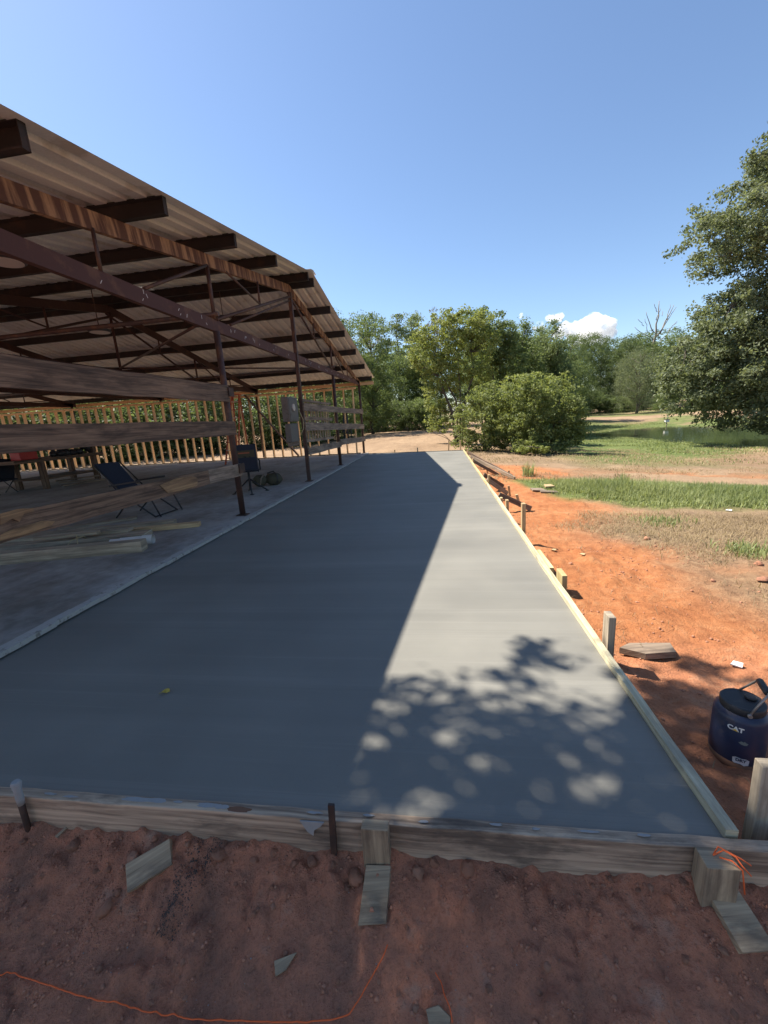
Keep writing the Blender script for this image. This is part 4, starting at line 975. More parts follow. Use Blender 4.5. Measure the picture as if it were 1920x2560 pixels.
# ------------------------------------------------------------------ blades: grass and straw
def blades(name, x, y, hgt, wid, mat, seed, label, lean=.35, lay=0.0, parent=None):
    r = np.random.RandomState(seed); n = len(x); z = zt(x, y)
    a = r.rand(n)*6.283; l = np.abs(r.normal(0, lean, n))+lay
    dx, dy = np.cos(a), np.sin(a); sx, sy = -dy, dx
    lv = []
    for t, wk in ((0, 1.0), (.55, .8), (1.0, .12)):
        b = l*t*(.5+.8*t); px_ = x+dx*np.sin(np.clip(b, 0, 1.5))*hgt*t; py_ = y+dy*np.sin(np.clip(b, 0, 1.5))*hgt*t; pz = z+np.cos(np.clip(b, 0, 1.5))*hgt*t+.004
        for s in (-1, 1): lv.append(np.stack([px_+sx*wid*wk*.5*s, py_+sy*wid*wk*.5*s, pz], 1))
    co = np.stack(lv, 1).reshape(-1, 3); o6 = np.arange(n)[:, None]*6
    q = np.concatenate([o6+np.array([[0, 1, 3, 2]]), o6+np.array([[2, 3, 5, 4]])], 0)
    me = quadmesh(name, co, q, True); me.materials.append(mat)
    t = me.attributes.new('tint', 'FLOAT', 'POINT'); tn = np.clip(.5+.35*fbm(x*.9, y*.9, 3, seed)+r.normal(0, .22, n), 0, 1)
    t.data.foreach_set('value', np.repeat(tn, 6).astype(np.float32))
    o = bpy.data.objects.new(name, me); COL.objects.link(o)
    return tag(o, label, name.replace('_', ' '), kind='stuff')
def scatter(n, xr, yr, dens, seed):
    r = np.random.RandomState(seed); x = r.uniform(*xr, n); y = r.uniform(*yr, n); k = dens(x, y) > r.rand(n); return x[k], y[k]
x, y = scatter(170000, (1.6, 13), (5.2, 11.2), lambda x, y: sstep(.15, -.5, poly_sd(x, y, GRASS)+fbm(x, y, 3, 7)*.3)*(.10+.90*sstep(-.75, .35, fbm(x*1.1, y*1.6, 3, 9)+sstep(0, -1.2, poly_sd(x, y, GRASS))*.5-.2)), 3)
r = np.random.RandomState(2); hh = (.13+.10*r.rand(len(x)))*(1+.35*fbm(x*.7, y*.7, 2, 8))*sstep(.3, -1.2, poly_sd(x, y, GRASS)+.2)+.06
blades('tall_grass', x, y, hh, .007+.008*r.rand(len(x)), M['grass'], 4, 'strip of tall green grass beyond the orange clay', .7)
x, y = scatter(90000, (4.5, 24), (14, 50), lambda x, y: sstep(0, .6, fbm(x*.3, y*.3, 3, 12)+.7)*sstep(13.5, 18, y-0.35*(x-6))*sstep(4.5, 7, x)*sstep(-.3, .5, poly_sd(x, y, POND))*sstep(14, 3, poly_sd(x, y, POND)+fbm(x*.4, y*.4, 2, 4)*3), 13)
blades('bank_grass', x, y, (.05+.07*np.random.RandomState(3).rand(len(x))), .03+np.zeros(len(x)), M['grass'], 14, 'short green grass around the pond bank', .5)
x, y = scatter(30000, (1.5, 10), (3.0, 6.6), lambda x, y: sstep(.5, -.2, poly_sd(x, y, np.array([(1.9, 5.6), (2.3, 4.75), (3.3, 3.3), (9, 2.6), (9, 6.4), (4.6, 6.3), (2.6, 6.2)]))+fbm(x*1.2, y*1.2, 3, 17)*.5), 23)
blades('dry_straw', x, y, .05+.10*np.random.RandomState(5).rand(len(x)), .005+np.zeros(len(x)), M['straw'], 24, 'matted dry straw on the brown ground', .2, 1.15)
x, y = scatter(40000, (1.2, 24), (10.8, 24), lambda x, y: .8*sstep(-.3, .5, fbm(x*.5, y*.5, 3, 19)), 33)
blades('dry_straw', x, y, .08+.10*np.random.RandomState(6).rand(len(x)), .012+np.zeros(len(x)), M['straw'], 34, 'sparse dry straw on the far cleared ground', .2, 1.1)
x, y = scatter(2600, (.98, 4.5), (1.4, 10), lambda x, y: .4+.6*(fbm(x*1.1, y*1.1, 2, 29) > .1), 43)
blades('dry_straw', x, y, .03+.09*np.random.RandomState(7).rand(len(x)), .0035+np.zeros(len(x)), M['straw'], 44, 'scattered dry stems on the orange clay', .1, 1.35)
for (px_, py_, n, rad, lab) in ((1871, 1385, 260, .22, 'low green weed tuft at the right frame edge on the dry ground'), (1320, 1190, 120, .16, 'small leafy weed at the left tip of the grass strip'), (1555, 1222, 90, .12, 'taller weed standing in the grass strip'), (1650, 1308, 200, .30, 'thin straggly weed patch in front of the grass strip')):
    e = hit(px_, py_); r = np.random.RandomState(n); x = e.x+r.normal(0, rad*.6, n); y = e.y+r.normal(0, rad*.6, n)
    o = blades('weed_tuft', x, y, (.10 if 'low' in lab or 'thin' in lab else .38)*(.6+.6*r.rand(n)), .014+np.zeros(n), M['grass'], n, lab, .5)
    o['category'] = 'weed'; o['group'] = 'weeds on the cleared ground'

# ------------------------------------------------------------------ trees
def leaves(name, c, nrm, size, asp, tint, mat, rs):
    n = len(c); t = rs.normal(size=(n, 3)); t -= nrm*(t*nrm).sum(1)[:, None]; t /= np.linalg.norm(t, axis=1)[:, None]+1e-9
    bt = np.cross(nrm, t); L = size[:, None]*.5; W_ = L*asp
    co = np.stack([c-t*L, c+bt*W_*.9+t*L*.1, c+t*L, c-bt*W_*.9+t*L*.1], 1)
    co[:, 1] += nrm*(L*.18); co[:, 3] += nrm*(L*.18)
    me = quadmesh(name, co.reshape(-1, 3), np.arange(n*4).reshape(-1, 4), False); me.materials.append(mat)
    a = me.attributes.new('tint', 'FLOAT', 'POINT'); a.data.foreach_set('value', np.repeat(np.clip(tint, 0, 1), 4).astype(np.float32))
    return me
def clump_leaves(cc, cr, nper, lsize, rs, asp=.6, flat=.6, centre=None, upb=.35, droop=0.0):
    """leaf positions and normals for clump centres cc"""
    n = len(cc); tot = n*nper
    d = rs.normal(size=(tot, 3)); d /= np.linalg.norm(d, axis=1)[:, None]
    rr = rs.rand(tot)**.45; off = d*rr[:, None]*np.repeat(cr, nper)[:, None]; off[:, 2] *= flat
    if droop: off[:, 2] -= droop*np.abs(rs.normal(size=tot))*np.repeat(cr, nper)
    p = np.repeat(cc, nper, 0)+off
    nr = d*.8+rs.normal(size=(tot, 3))*.7; nr[:, 2] += upb; nr /= np.linalg.norm(nr, axis=1)[:, None]
    tint = np.repeat(rs.rand(n), nper)*.55+rs.rand(tot)*.45
    return p, nr, lsize*(.65+.7*rs.rand(tot)), tint
def lobes_clumps(lobes, n, rs, inner=.45):
    L = np.array(lobes, float); wv = (L[:, 3]*L[:, 4]*L[:, 5])**(2/3); idx = rs.choice(len(L), n, p=wv/wv.sum())
    d = rs.normal(size=(n, 3)); d /= np.linalg.norm(d, axis=1)[:, None]
    r_ = inner+(1-inner)*rs.rand(n)**.6
    r_ = r_*np.where(rs.rand(n) > .86, 1.08+.25*rs.rand(n), 1.0)     # stray sprays make the outline ragged
    return L[idx, :3]+d*L[idx, 3:6]*r_[:, None]
def limb(mb, a, b, r0, r1, rg, n=5, wob=.06, k=6):
    a = Vector(a); b = Vector(b); L = (b-a).length; pts = []
    for i in range(n+1):
        t = i/n; p = a.lerp(b, t)
        if 0 < i < n: p += Vector((rg.uniform(-1, 1), rg.uniform(-1, 1), rg.uniform(-.6, .6)))*L*wob
        pts.append(p)
    mb.tube(pts, [r0+(r1-r0)*i/n for i in range(n+1)], k); return pts
def tree_parts(seed, lobes, ncl, nper, cr, lsize, mat, trunk, limbs=None, flat=.6, asp=.6, droop=0.0, inner=.45, bark='bark', twigs=0, extra=None):
    rs = np.random.RandomState(seed); rg = random.Random(seed)
    cc = lobes_clumps(lobes, ncl, rs, inner)
    if extra is not None: cc = np.concatenate([cc, extra])
    cc = cc[cc[:, 2] > .1]
    p, nr, sz, ti = clump_leaves(cc, cr*(.6+.8*rs.rand(len(cc))), nper, lsize, rs, asp, flat, droop=droop)
    k = p[:, 2] > .02
    cme = leaves('crown', p[k], nr[k], sz[k], asp, ti[k], mat, rs)
    mb = MB(); tp = []
    for (a, b, r0, r1) in trunk: tp = limb(mb, a, b, r0, r1, rg, 7, .025, 9)
    top = tp[len(tp)//2:]
    for lb in (limbs if limbs is not None else lobes):
        s = min(tp, key=lambda q: abs(q.z-(lb[2]-lb[5]*.8)))
        limb(mb, s, (lb[0], lb[1], lb[2]), trunk[-1][2]*.45, .03, rg, 5, .06, 6)
    for i in range(twigs):
        c = cc[rg.randrange(len(cc))]; lb = min(lobes, key=lambda l: (l[0]-c[0])**2+(l[1]-c[1])**2+(l[2]-c[2])**2)
        limb(mb, (lb[0], lb[1], lb[2]-lb[5]*.2), c, .035, .008, rg, 4, .05, 4)
    return mb.mesh('trunk', M[bark]), cme
def place_tree(parts, name, label, cat, loc, sc, rz, group):
    t = thing(name, label, cat, loc, group); t.rotation_euler.z = rz; t.scale = sc if isinstance(sc, tuple) else (sc, sc, sc)
    for nm, me in (('trunk', parts[0]), ('crown', parts[1])):
        o = bpy.data.objects.new(nm, me); COL.objects.link(o); o.parent = t
    return t
def rand_lobes(seed, h, w_, n, z0, shape):
    rg = random.Random(seed); L = []
    for i in range(n):
        f = (i+.5)/n; z = z0+(h-z0)*f
        rad = w_*shape(f)
        a = i*2.4+rg.uniform(-.5, .5); d = rad*rg.uniform(.25, .6)
        r_ = rad*rg.uniform(.5, .75)
        L.append((math.cos(a)*d, math.sin(a)*d, min(z, h-r_*.6), r_, r_, max(.5, r_*rg.uniform(.7, 1.0))))
    return L
PR = {}
dome = lambda f: .55+.45*math.sin(math.pi*min(1, f*.85+.1))
cone = lambda f: 1.0-.78*f
for k in range(3):
    PR['broad%d' % k] = tree_parts(100+k, rand_lobes(200+k, 15, 4.6, 15, 1.2, lambda f: dome(f) if f < .6 else dome(f)*(1.25-.55*f)), 330, 64, .95, .23, M['l_mid'], [((0, 0, -.3), (.3, .2, 12.5), .26, .05)])
for k in range(2):
    PR['pine%d' % k] = tree_parts(110+k, rand_lobes(210+k, 17, 2.8, 11, 7.0, lambda f: .95-.5*f), 150, 62, .75, .22, M['l_pine'], [((0, 0, -.3), (.2, .1, 16.5), .22, .04)], flat=.45, inner=.3)
for k in range(2):
    PR['dark%d' % k] = tree_parts(120+k, rand_lobes(220+k, 15, 6.2, 16, 1.0, dome), 380, 64, 1.0, .26, M['l_dark'], [((0, 0, -.3), (.2, 0, 11), .34, .08)])
    PR['point%d' % k] = tree_parts(130+k, rand_lobes(230+k, 9, 2.6, 14, .5, lambda f: 1-.72*f)+[(-1.1, .2, 7.4, .5, .5, 1.0), (1.2, -.3, 7.0, .5, .5, 1.0), (.2, .1, 8.6, .4, .4, .9)], 520, 56, .48, .15, M['l_pine'] if k else M['l_mid'], [((0, 0, -.3), (.1, 0, 8.4), .15, .03)], flat=1.1)
    PR['under%d' % k] = tree_parts(140+k, rand_lobes(240+k, 5.5, 3.4, 10, .3, dome), 240, 50, .7, .20, M['l_mid'] if k else M['l_dark'], [((0, 0, -.3), (.1, 0, 4), .12, .03)])
PR['willow'] = tree_parts(150, rand_lobes(250, 12, 5.2, 15, 2.0, dome), 360, 60, .85, .22, M['l_oak'], [((0, 0, -.3), (.3, 0, 9), .3, .06)], droop=.9, asp=.4)
PR['brown'] = tree_parts(155, rand_lobes(255, 15, 3.2, 10, 6, dome), 140, 50, .8, .21, M['l_brown'], [((0, 0, -.3), (.2, 0, 13.5), .2, .04)], bark='barkpale')
def bgtree(kind, px_, top_px, Y, H, name, label, cat, group, rz=None, wide=1.0):
    hz = 1045-.066*(px_-1000)
    q = P(px_, hz, Y=Y); tp = P(px_, top_px, Y=Y)
    z0 = float(zbase(q.x, q.y)); s = (tp.z-z0)/H
    return place_tree(PR[kind], name, label, cat, (q.x, q.y, z0), (s*wide, s*wide, s), rz if rz is not None else (px_*.37) % 6.28, group)
G1 = 'trees of the wood behind the slab'
for (k, a, t_, Y, H, lab, wd) in (
    ('pine0', 884, 808, 74, 17, 'thin airy pine, first one right of the barn roof', .8), ('pine1', 921, 806, 72, 17, 'thin airy pine, second one right of the barn roof', .8),
    ('brown', 958, 828, 70, 15, 'sparse brownish tree between the airy pines and the tall pines', .8), ('pine1', 1004, 786, 62, 17, 'tall full pine rising left of the yellow green tree', 1.25),
    ('pine0', 1042, 783, 64, 17, 'tallest full pine behind the yellow green tree', 1.25), ('brown', 1100, 788, 62, 15, 'tree with brown tinged top behind the thicket', 1.0),
    ('broad0', 940, 905, 60, 15, 'bushy green tree low at the wood edge beside the barn', 1.3), ('broad1', 1000, 868, 58, 15, 'bushy green tree at the wood edge behind the cleared field', 1.1),
    ('broad2', 1062, 852, 58, 15, 'bushy green tree at the wood edge half behind the yellow green tree', 1.0), ('broad1', 1165, 800, 60, 15, 'full green tree behind the middle of the thicket', .9),
    ('dark0', 905, 940, 66, 15, 'dark tree low behind the last barn post', 1.5), ('broad0', 860, 900, 60, 15, 'green tree seen under the barn eave beyond the last rails', 1.2),
    ('broad2', 800, 915, 55, 15, 'green tree seen through the far barn rails', 1.2)):
    bgtree(k, a, t_, Y, H, 'woodland_tree', lab, 'tree', G1, wide=wd)
for (k, a, t_, Y, lab) in (('under0', 915, 1005, 54, 'dark low shrub at the foot of the wood nearest the barn'), ('under1', 965, 1000, 53, 'green low shrub at the foot of the wood, second from the barn'), ('under0', 1020, 1005, 52, 'dark low shrub at the foot of the wood, third from the barn'), ('under1', 1070, 1000, 52, 'green low shrub at the foot of the wood beside the thicket'), ('under0', 860, 1000, 52, 'dark shrub seen past the last barn rails')):
    bgtree(k, a, t_, Y, 5.5, 'woodland_shrub', lab, 'shrub', 'shrubs at the foot of the wood', wide=1.3)
G2 = 'trees behind the stud wall'
for i, (k, X, Y, s) in enumerate((('broad0', -7.5, 47, .85), ('dark0', -12, 43, .8), ('dark1', -16.5, 39, .8), ('dark0', -21.5, 36, .8), ('dark1', -26, 34, .8), ('dark0', -31, 32, .8), ('dark1', -36, 30, .8), ('dark0', -42, 29, .8))):
    place_tree(PR[k], 'woodland_tree', ('tree seen through the stud wall, number %s counted from the last barn post leftward' % ['one', 'two', 'three', 'four', 'five', 'six', 'seven', 'eight'][i]), 'tree', (X, Y, float(zbase(X, Y))), s, i*1.3, G2)
STUD_SHRUBS = (('under1', -10, 38, .9), ('under0', -12, 33, 1.1), ('under0', -19.5, 29, 1.2), ('under0', -24, 27.5, 1.2), ('under0', -28.5, 26, 1.2), ('under0', -34, 25, 1.2), ('under0', -14, 34, .9), ('under0', -17.5, 30.5, .9), ('under1', -21.5, 28.5, .9), ('under0', -26, 26.5, .95), ('under0', -31, 25, 1.0), ('under1', -36, 24, 1.0))
order = [sorted(range(len(STUD_SHRUBS)), key=lambda j: -STUD_SHRUBS[j][1]).index(i) for i in range(len(STUD_SHRUBS))]
for i, (k, X, Y, s) in enumerate(STUD_SHRUBS):
    place_tree(PR[k], 'woodland_shrub', ('low shrub seen between the studs, number %s counted leftward' % ['one', 'two', 'three', 'four', 'five', 'six', 'seven', 'eight', 'nine', 'ten', 'eleven', 'twelve'][order[i]]), 'shrub', (X, Y, float(zbase(X, Y))), (s*1.2, s, s*.75), i*2.1, 'shrubs behind the stud wall')
G3 = 'far trees beyond the pond'
for (k, a, t_, Y, H, lab, wd) in (
    ('point0', 1305, 806, 36, 9.3, 'pale tree with pointed leaders behind the thicket, left one', 1.0), ('point1', 1372, 812, 38, 9.3, 'pale tree with pointed leaders behind the thicket, right one', 1.1), ('point1', 1338, 830, 40, 9.3, 'pale tree between the two pointed ones', 1.3), ('broad1', 1290, 812, 48, 15, 'full green tree behind the left pointed tree', .95), ('broad2', 1362, 822, 50, 15, 'full green tree behind the right pointed tree', .95), ('broad0', 1420, 842, 56, 15, 'full green tree between the pointed trees and the cloud', .9), ('broad2', 1215, 795, 46, 15, 'full green tree behind the dark thicket tree', .85),
    ('dark0', 1448, 842, 82, 15, 'dark round tree just right of the thicket below the cloud', .8), ('dark1', 1500, 838, 88, 15, 'dark round tree below the cloud', .85), ('dark0', 1548, 846, 80, 15, 'dark tree left of the dead branches', .8),
    ('dark1', 1420, 870, 70, 15, 'dark shaded tree against the right side of the thicket', .8), ('broad1', 1595, 838, 86, 15, 'green tree below the dead branches', 1.0), ('willow', 1592, 868, 66, 12, 'drooping grey green tree beyond the pond', .95),
    ('broad2', 1668, 838, 84, 15, 'green tree just right of the dead branches', 1.0), ('dark0', 1720, 845, 80, 15, 'dark tree half behind the big oak', 1.0), ('broad0', 1800, 850, 76, 15, 'green tree behind the big oak', 1.2), ('dark1', 1890, 850, 76, 15, 'dark tree behind the right of the big oak', 1.2), ('dark0', 1975, 850, 74, 15, 'dark tree behind the big oak at the right frame edge', 1.2)):
    bgtree(k, a, t_, Y, H, 'far_tree', lab, 'tree', G3, wide=wd)
for (k, a, t_, Y, lab) in (('under0', 1475, 975, 78, 'dark low shrub beyond the lawn right of the thicket'), ('under0', 1440, 965, 74, 'dark low shrub half hidden by the right of the thicket'), ('under1', 1610, 985, 78, 'green low shrub below the dead branches'), ('under0', 1515, 990, 76, 'dark low shrub left of the drooping tree'), ('under1', 1560, 992, 74, 'green low shrub under the drooping tree'), ('under1', 1655, 985, 72, 'green low shrub right of the drooping tree'), ('under1', 1740, 975, 64, 'low shrub on the far pond bank'), ('under1', 1830, 965, 60, 'low shrub on the far pond bank under the oak'), ('under0', 1930, 960, 60, 'low shrub on the far pond bank at the right frame edge')):
    bgtree(k, a, t_, Y, 5.5, 'far_shrub', lab, 'shrub', 'shrubs beyond the pond', wide=1.4)
# more wood beyond, closing the horizon
for i in range(16):
    a = math.radians(-62+i*8.6); d = 120+14*math.sin(i*2.3); X, Y = math.sin(a)*d, math.cos(a)*d
    place_tree(PR[('broad%d' % (i % 3)) if i % 2 else 'dark%d' % (i % 4//2)], 'backdrop_tree', 'tall tree of the distant wood, %s from the left along the horizon' % ['first', 'second', 'third', 'fourth', 'fifth', 'sixth', 'seventh', 'eighth', 'ninth', 'tenth', 'eleventh', 'twelfth', 'thirteenth', 'fourteenth', 'fifteenth', 'sixteenth'][i], 'tree', (X, Y, float(zbase(X, Y))), (1.7, 1.7, 1.0), i*1.7, 'distant wood on the horizon')

# dead tree
q = P(1640, 1000, Y=90); z0 = float(zbase(q.x, q.y))
t = thing('dead_tree', 'bare dead tree with forked grey branches above the far wood', 'tree', (q.x, q.y, z0))
mb = MB(); rg = random.Random(4)
pt = lambda a, c: P(a, c, Y=90)
limb(mb, (q.x, q.y, z0-.3), pt(1632, 870), .40, .24, rg, 6, .02); limb(mb, pt(1632, 870), pt(1648, 752), .22, .05, rg, 6, .03)
for (a, c, d, e, r0) in ((1632, 870, 1685, 762, .20), (1650, 835, 1690, 768, .10), (1634, 830, 1614, 780, .10), (1640, 800, 1652, 770, .07), (1634, 850, 1592, 815, .09), (1620, 832, 1606, 800, .05), (1668, 800, 1678, 760, .07), (1643, 780, 1634, 760, .06), (1610, 815, 1590, 800, .05), (1655, 790, 1662, 775, .05), (1650, 860, 1700, 800, .08), (1680, 815, 1694, 806, .05)):
    limb(mb, pt(a, c), pt(d, e)+Vector((0, rg.uniform(-1, 1), 0)), r0, .035, rg, 5, .05)
mb.build('branches', M['barkpale'], t)

# thicket beside the slab end: each plant its own thing
GTK = 'thicket plants beside the far end of the slab'
def thicket(name, label, cat, px_, Y, lobes_px, ncl, nper, cr, ls, mat, trunks, seed, bark='bark', droop=0.0, flat=.65, twigs=20, depth=.8):
    """lobes as (px, py, radius_px_x, radius_px_z) at distance Y"""
    hz = 1045-.066*(px_-1000); b0 = P(px_, hz, Y=Y); z0 = float(zbase(b0.x, b0.y)); k = Y/F_PX/.985
    L = []; rg = random.Random(seed)
    for (a, c, ra, rc) in lobes_px:
        q = P(a, c, Y=Y); L.append((q.x-b0.x, rg.uniform(-.5, .5)*depth, q.z-z0, ra*k, max(.5, ra*k*depth), rc*k))
    T = []
    for path, r0 in trunks:
        pp = [P(a, c, Y=Y) for a, c in path]; T.append(([(p.x-b0.x, rg.uniform(-.15, .15), p.z-z0) for p in pp], r0))
    rs = np.random.RandomState(seed); cc = lobes_clumps(L, ncl, rs, .35); cc = cc[cc[:, 2] > .05]
    p, nr, sz, ti = clump_leaves(cc, cr*(.55+.9*rs.rand(len(cc))), nper, ls, rs, .6, flat, droop=droop)
    kk = p[:, 2] > .02
    me = leaves('crown', p[kk], nr[kk], sz[kk], .6, ti[kk], mat, rs)
    mb = MB()
    for pts, r0 in T:
        pts[0] = (pts[0][0], pts[0][1], -.2); n = len(pts)
        mb.tube(pts, [r0*(1-.75*i/(n-1)) for i in range(n)], 8)
    allp = [Vector(p_) for pts, _ in T for p_ in pts]
    for i in range(twigs):
        c = Vector(cc[rg.randrange(len(cc))]); s = min(allp, key=lambda v: (v-c).length+max(0, v.z-c.z)*2)
        limb(mb, s, c, .028, .006, rg, 4, .06, 5)
    t = place_tree((mb.mesh('trunk', M[bark]), me), name, label, cat, (b0.x, b0.y, z0), 1.0, 0.0, GTK)
    return t
thicket('leaning_tree', 'yellow green tree with leaning forked trunks beside the slab end', 'tree', 1150, 27,
        [(1075, 880, 55, 60), (1110, 840, 62, 55), (1160, 815, 55, 40), (1050, 900, 28, 26), (1130, 920, 55, 50), (1180, 900, 60, 60), (1085, 985, 30, 45), (1200, 840, 45, 50), (1100, 1040, 32, 45), (1160, 1000, 40, 60), (1030, 905, 14, 10)],
        560, 38, .30, .145, M['l_yel'], [([(1142, 1090), (1130, 1030), (1112, 985), (1095, 940), (1070, 925), (1050, 912)], .10), ([(1146, 1090), (1140, 1000), (1100, 930), (1085, 880), (1078, 850)], .07), ([(1150, 1085), (1165, 1000), (1185, 930), (1178, 880), (1165, 830)], .09), ([(1150, 1085), (1150, 980), (1145, 900), (1135, 850)], .06)], 41, 'bark', twigs=70)
thicket('leafy_tree', 'dark green tree standing in the middle of the thicket', 'tree', 1240, 29,
        [(1240, 860, 45, 60), (1248, 815, 22, 28), (1270, 900, 42, 60), (1215, 900, 40, 55), (1245, 960, 60, 60), (1280, 850, 24, 34), (1210, 835, 26, 34), (1195, 800, 30, 24)],
        360, 36, .34, .16, M['l_mid'], [([(1240, 1090), (1235, 960), (1225, 900), (1180, 830)], .10), ([(1240, 1090), (1250, 960), (1250, 860)], .10)], 42, twigs=25)
thicket('round_shrub', 'tall shrub on the left of the thicket front by the form', 'shrub', 1215, 21.5,
        [(1190, 1050, 50, 60), (1225, 1000, 55, 50), (1205, 1100, 52, 30), (1260, 1040, 52, 60), (1155, 1090, 26, 28), (1250, 1100, 45, 30)],
        360, 36, .23, .115, M['l_bush'], [([(1215, 1120), (1205, 1050), (1200, 1010)], .05), ([(1220, 1120), (1235, 1050), (1240, 1000)], .05)], 43, twigs=25)
thicket('round_shrub', 'broad shrub on the right of the thicket front with drooping tip', 'shrub', 1370, 20.5,
        [(1340, 1010, 60, 52), (1395, 1000, 48, 45), (1375, 1060, 66, 55), (1415, 1070, 40, 48), (1440, 1080, 24, 28), (1315, 1070, 52, 55), (1350, 1110, 70, 22), (1425, 1030, 28, 36), (1300, 985, 40, 40)],
        520, 38, .23, .115, M['l_bush'], [([(1365, 1128), (1350, 1070), (1335, 1010)], .05), ([(1370, 1128), (1385, 1060), (1400, 1000)], .05)], 44, twigs=30)
thicket('round_shrub', 'mid green shrub rising between the two front shrubs', 'shrub', 1300, 23.5,
        [(1290, 990, 48, 48), (1330, 975, 45, 40), (1270, 1040, 50, 60), (1320, 1050, 50, 60), (1380, 965, 34, 28)],
        300, 36, .26, .13, M['l_yel'], [([(1300, 1110), (1300, 1040), (1295, 990)], .05)], 45, twigs=15)
thicket('low_plant', 'low bright weed at the foot of the thicket front', 'plant', 1345, 18.8,
        [(1335, 1118, 22, 14), (1362, 1122, 18, 10), (1310, 1124, 14, 9)], 60, 28, .12, .09, M['l_yel'], [([(1340, 1132), (1338, 1118)], .015)], 46, twigs=4)

# big oak at the right
OX, OY = 21.0, 27.5; z0 = float(zbase(OX, OY)); z0 = max(z0, -1.25)
lob = [(18.0, 26, 11.0, 4.4, 3.8, 1.7), (16.2, 25.5, 9.6, 3.3, 3.0, 1.3), (15.2, 25.8, 8.6, 1.9, 2.2, .9), (19.5, 26, 13.6, 3.6, 3.5, 1.9), (17.2, 26, 12.9, 1.6, 2, 1.1), (20.5, 26.5, 16.2, 3.0, 3, 2.0), (24, 28, 13.5, 4.5, 4, 3), (25, 28, 8.5, 5, 4, 3),
       (18.2, 26, 5.2, 4.6, 3.8, 1.7), (15.6, 25.5, 4.6, 2.3, 2.6, 1.3), (19.5, 25, 7.3, 3.0, 2.6, .9), (15.0, 25.5, 2.6, 2.9, 2.8, 1.7), (17.8, 25, 2.2, 3.0, 2.8, 1.8), (20.5, 25, 2.6, 2.6, 2.6, 1.8), (16.6, 25, .6, 2.2, 2.2, 1.0), (19.5, 24.6, .4, 2.6, 2.4, 1.0), (22, 26, 4.5, 3, 3, 2.5), (14.0, 25.5, 1.2, 1.5, 1.6, .9), (13.4, 25.5, 3.2, 1.6, 1.8, 1.4), (17, 25.5, 3.8, 2.8, 2.6, 1.6), (20.5, 26, 10.5, 3.2, 3, 2.0), (15.3, 25.5, 6.0, 1.7, 1.9, .9), (17.6, 25.6, 7.0, 2.6, 2.4, 1.0), (20, 25.5, 8.6, 2.2, 2.2, 1.0)]
lob = [(a-OX, b-OY, c-z0, d, e, f) for a, b, c, d, e, f in lob]
oak = tree_parts(77, lob, 2450, 78, .52, .165, M['l_oak'], [((0, 0, -.4), (-.4, -.2, 9), .55, .28), ((-.4, -.2, 8.5), (.3, 0, 16), .28, .06)], flat=.5, inner=.35, twigs=260, asp=.62, droop=.3)
place_tree(oak, 'oak_tree', 'huge oak overhanging the pond at the right frame edge', 'tree', (OX, OY, z0), 1.0, 0.0, None)
# tree standing behind the viewer whose crown shades the near end of the slab
TX, TY = -6.4, -2.6; z0 = float(zbase(TX, TY))
# crown masses given by where their shade falls (x, y on the slab) and how high they hang
rg = random.Random(14); lob = []
for (gx, gy, hh, r_) in ((-.35, 1.45, 6.2, .75), (.35, 1.65, 6.0, .75), (.85, 1.75, 5.9, .7), (1.4, 1.6, 6.0, .8), (2.1, 1.6, 6.0, .9), (2.9, 1.5, 6.1, 1.0), (.0, .75, 6.2, .9), (.75, .7, 6.0, .75), (1.5, .6, 6.2, 1.0), (2.5, .5, 6.2, 1.1), (.3, -.2, 6.4, 1.1), (1.2, -.3, 6.4, 1.1), (2.2, -.6, 6.6, 1.3), (-1, -.2, 7.4, 1.6), (.6, -1.2, 7.0, 1.6), (2.4, -1.6, 7.0, 1.7), (-1.5, -2, 8.2, 2.0), (1.2, -3, 7.6, 2.1), (3.4, -2.4, 7.2, 1.8), (0, -.6, 8.8, 1.7), (-.9, 1.0, 7.2, 1.0), (-2.5, -.5, 8.0, 1.8), (3.6, .6, 6.4, 1.2), (.6, .1, 6.4, .75), (1.0, .2, 6.5, .7), (.2, .3, 6.5, .7), (.38, .98, 6.3, .42), (.1, .85, 6.4, .4)):
    lob.append((gx-.651*hh-TX, gy+.275*hh-TY, hh-z0, r_, r_, r_*.5))
st_ = tree_parts(99, lob, 1500, 44, .24, .105, M['l_oak'], [((0, 0, -.3), (.6, .7, 5.0), .34, .18), ((.5, .6, 4.8), (.9, 1.4, 8.4), .18, .05)], flat=.55, inner=.15, twigs=120)
place_tree(st_, 'shade_tree', 'tall tree left of the viewer whose crown shades the near slab', 'tree', (TX, TY, z0), 1.0, 0.0, None)
for i, (k, X, Y, s_, lab) in enumerate((('broad0', -4.5, -14, 1.0, 'unseen broad tree added straight behind the viewer'), ('dark0', 16, -10, 1.0, 'unseen dark round tree added behind the viewer at far right'))):  # added out of view to cut the skylight on the near ground
    place_tree(PR[k], 'shade_tree', lab, 'tree', (X, Y, float(zbase(X, Y))), s_, i*1.9, 'trees added behind the viewer to cut skylight')

# nest box on a post at the far pond bank
q = P(1667, 1052, Y=44.8); z0 = float(zbase(q.x, q.y))
t = thing('nest_box', 'small pale box on a thin post at the far pond edge', 'nest box', (q.x, q.y, min(z0, -1.25)))
b = MB(); b.tube([(q.x, q.y, min(z0, -1.3)), (q.x, q.y, q.z-.15)], .05, 8); b.build('post', M['grey_wood'], t)
b = MB(); b.box((q.x, q.y, q.z), (.34, .3, .24)); b.build('box', M['white'], t)
b = MB(); b.beam((q.x-.22, q.y, q.z+.14), (q.x+.22, q.y, q.z+.14), .36, .04); b.build('roof', M['plank'], t)

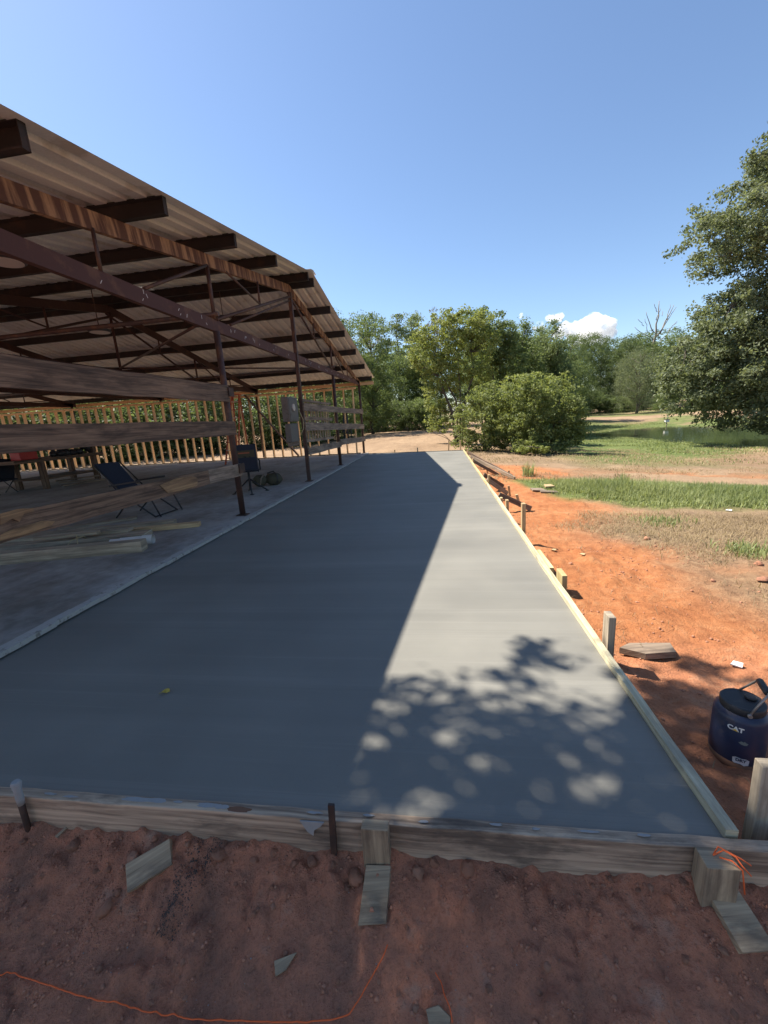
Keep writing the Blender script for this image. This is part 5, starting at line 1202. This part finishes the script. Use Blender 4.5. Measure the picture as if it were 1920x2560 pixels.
# ------------------------------------------------------------------ clouds
def cloud(puffs, label, seed, D=2600):
    rs = np.random.RandomState(seed); V = []; F = []; base = 0
    k = D/F_PX
    for (px_, py_, rpx) in puffs:
        c = P(px_, py_, Y=D)+Vector((0, rs.uniform(-60, 60), 0)); R0 = rpx*k
        sub = [(np.array(c), R0*.85)]
        for s in range(10):
            d = rs.normal(size=3); d /= np.linalg.norm(d); d[2] = abs(d[2])*.8
            c1 = np.array(c)+d*R0*.65; r1 = R0*rs.uniform(.3, .55); sub.append((c1, r1))
            for g_ in range(5):
                d2 = rs.normal(size=3); d2 /= np.linalg.norm(d2); d2[2] = d2[2]*.7+.2
                sub.append((c1+d2*r1*.8, r1*rs.uniform(.3, .55)))
        for (cen, r_) in sub:
            n, m = 12, 8
            th = np.linspace(0, np.pi, m+1)[:, None]; ph = np.linspace(0, 2*np.pi, n, endpoint=False)[None]
            u = np.stack([np.sin(th)*np.cos(ph), np.sin(th)*np.sin(ph), np.cos(th)+0*ph], 2).reshape(-1, 3)
            nz = 1+.20*fbm(u[:, 0]*2.5+cen[0]*.01, u[:, 1]*2.5+u[:, 2]*2.1+cen[2]*.01, 3, seed)
            p_ = cen+u*r_*nz[:, None]; p_[:, 2] = np.maximum(p_[:, 2], c.z-R0*.55)
            V.append(p_); i = (np.arange(m)[:, None]*n+np.arange(n)[None]); j = (np.arange(m)[:, None]*n+(np.arange(n)[None]+1) % n)
            F.append(np.stack([i, i+n, j+n, j], 2).reshape(-1, 4)+base); base += len(p_)
    me = quadmesh('cloud', np.concatenate(V), np.concatenate(F), True); me.materials.append(M['cloud'])
    o = bpy.data.objects.new('cloud', me); COL.objects.link(o)
    rm = o.modifiers.new('remesh', 'REMESH'); rm.mode = 'VOXEL'; rm.voxel_size = min(p_[2] for p_ in puffs)*k*.09+1.0; rm.use_smooth_shade = True
    return tag(o, label, 'cloud', 'clouds above the wood')
cloud([(1412, 825, 20), (1440, 832, 26), (1470, 822, 26), (1488, 800, 18), (1512, 798, 14), (1505, 822, 24), (1528, 832, 16), (1400, 838, 14), (1455, 845, 30), (1500, 845, 28)], 'largest white cumulus cloud above the far wood', 3)
cloud([(1368, 800, 9), (1382, 798, 11), (1396, 795, 13), (1405, 793, 9)], 'small white cloud left above the largest cloud', 5)
cloud([(1346, 815, 8), (1358, 820, 9), (1340, 818, 6)], 'low white cloud just over the pointed trees', 7)
cloud([(1298, 794, 5), (1303, 793, 4)], 'tiny cloud puff left of the others', 9)
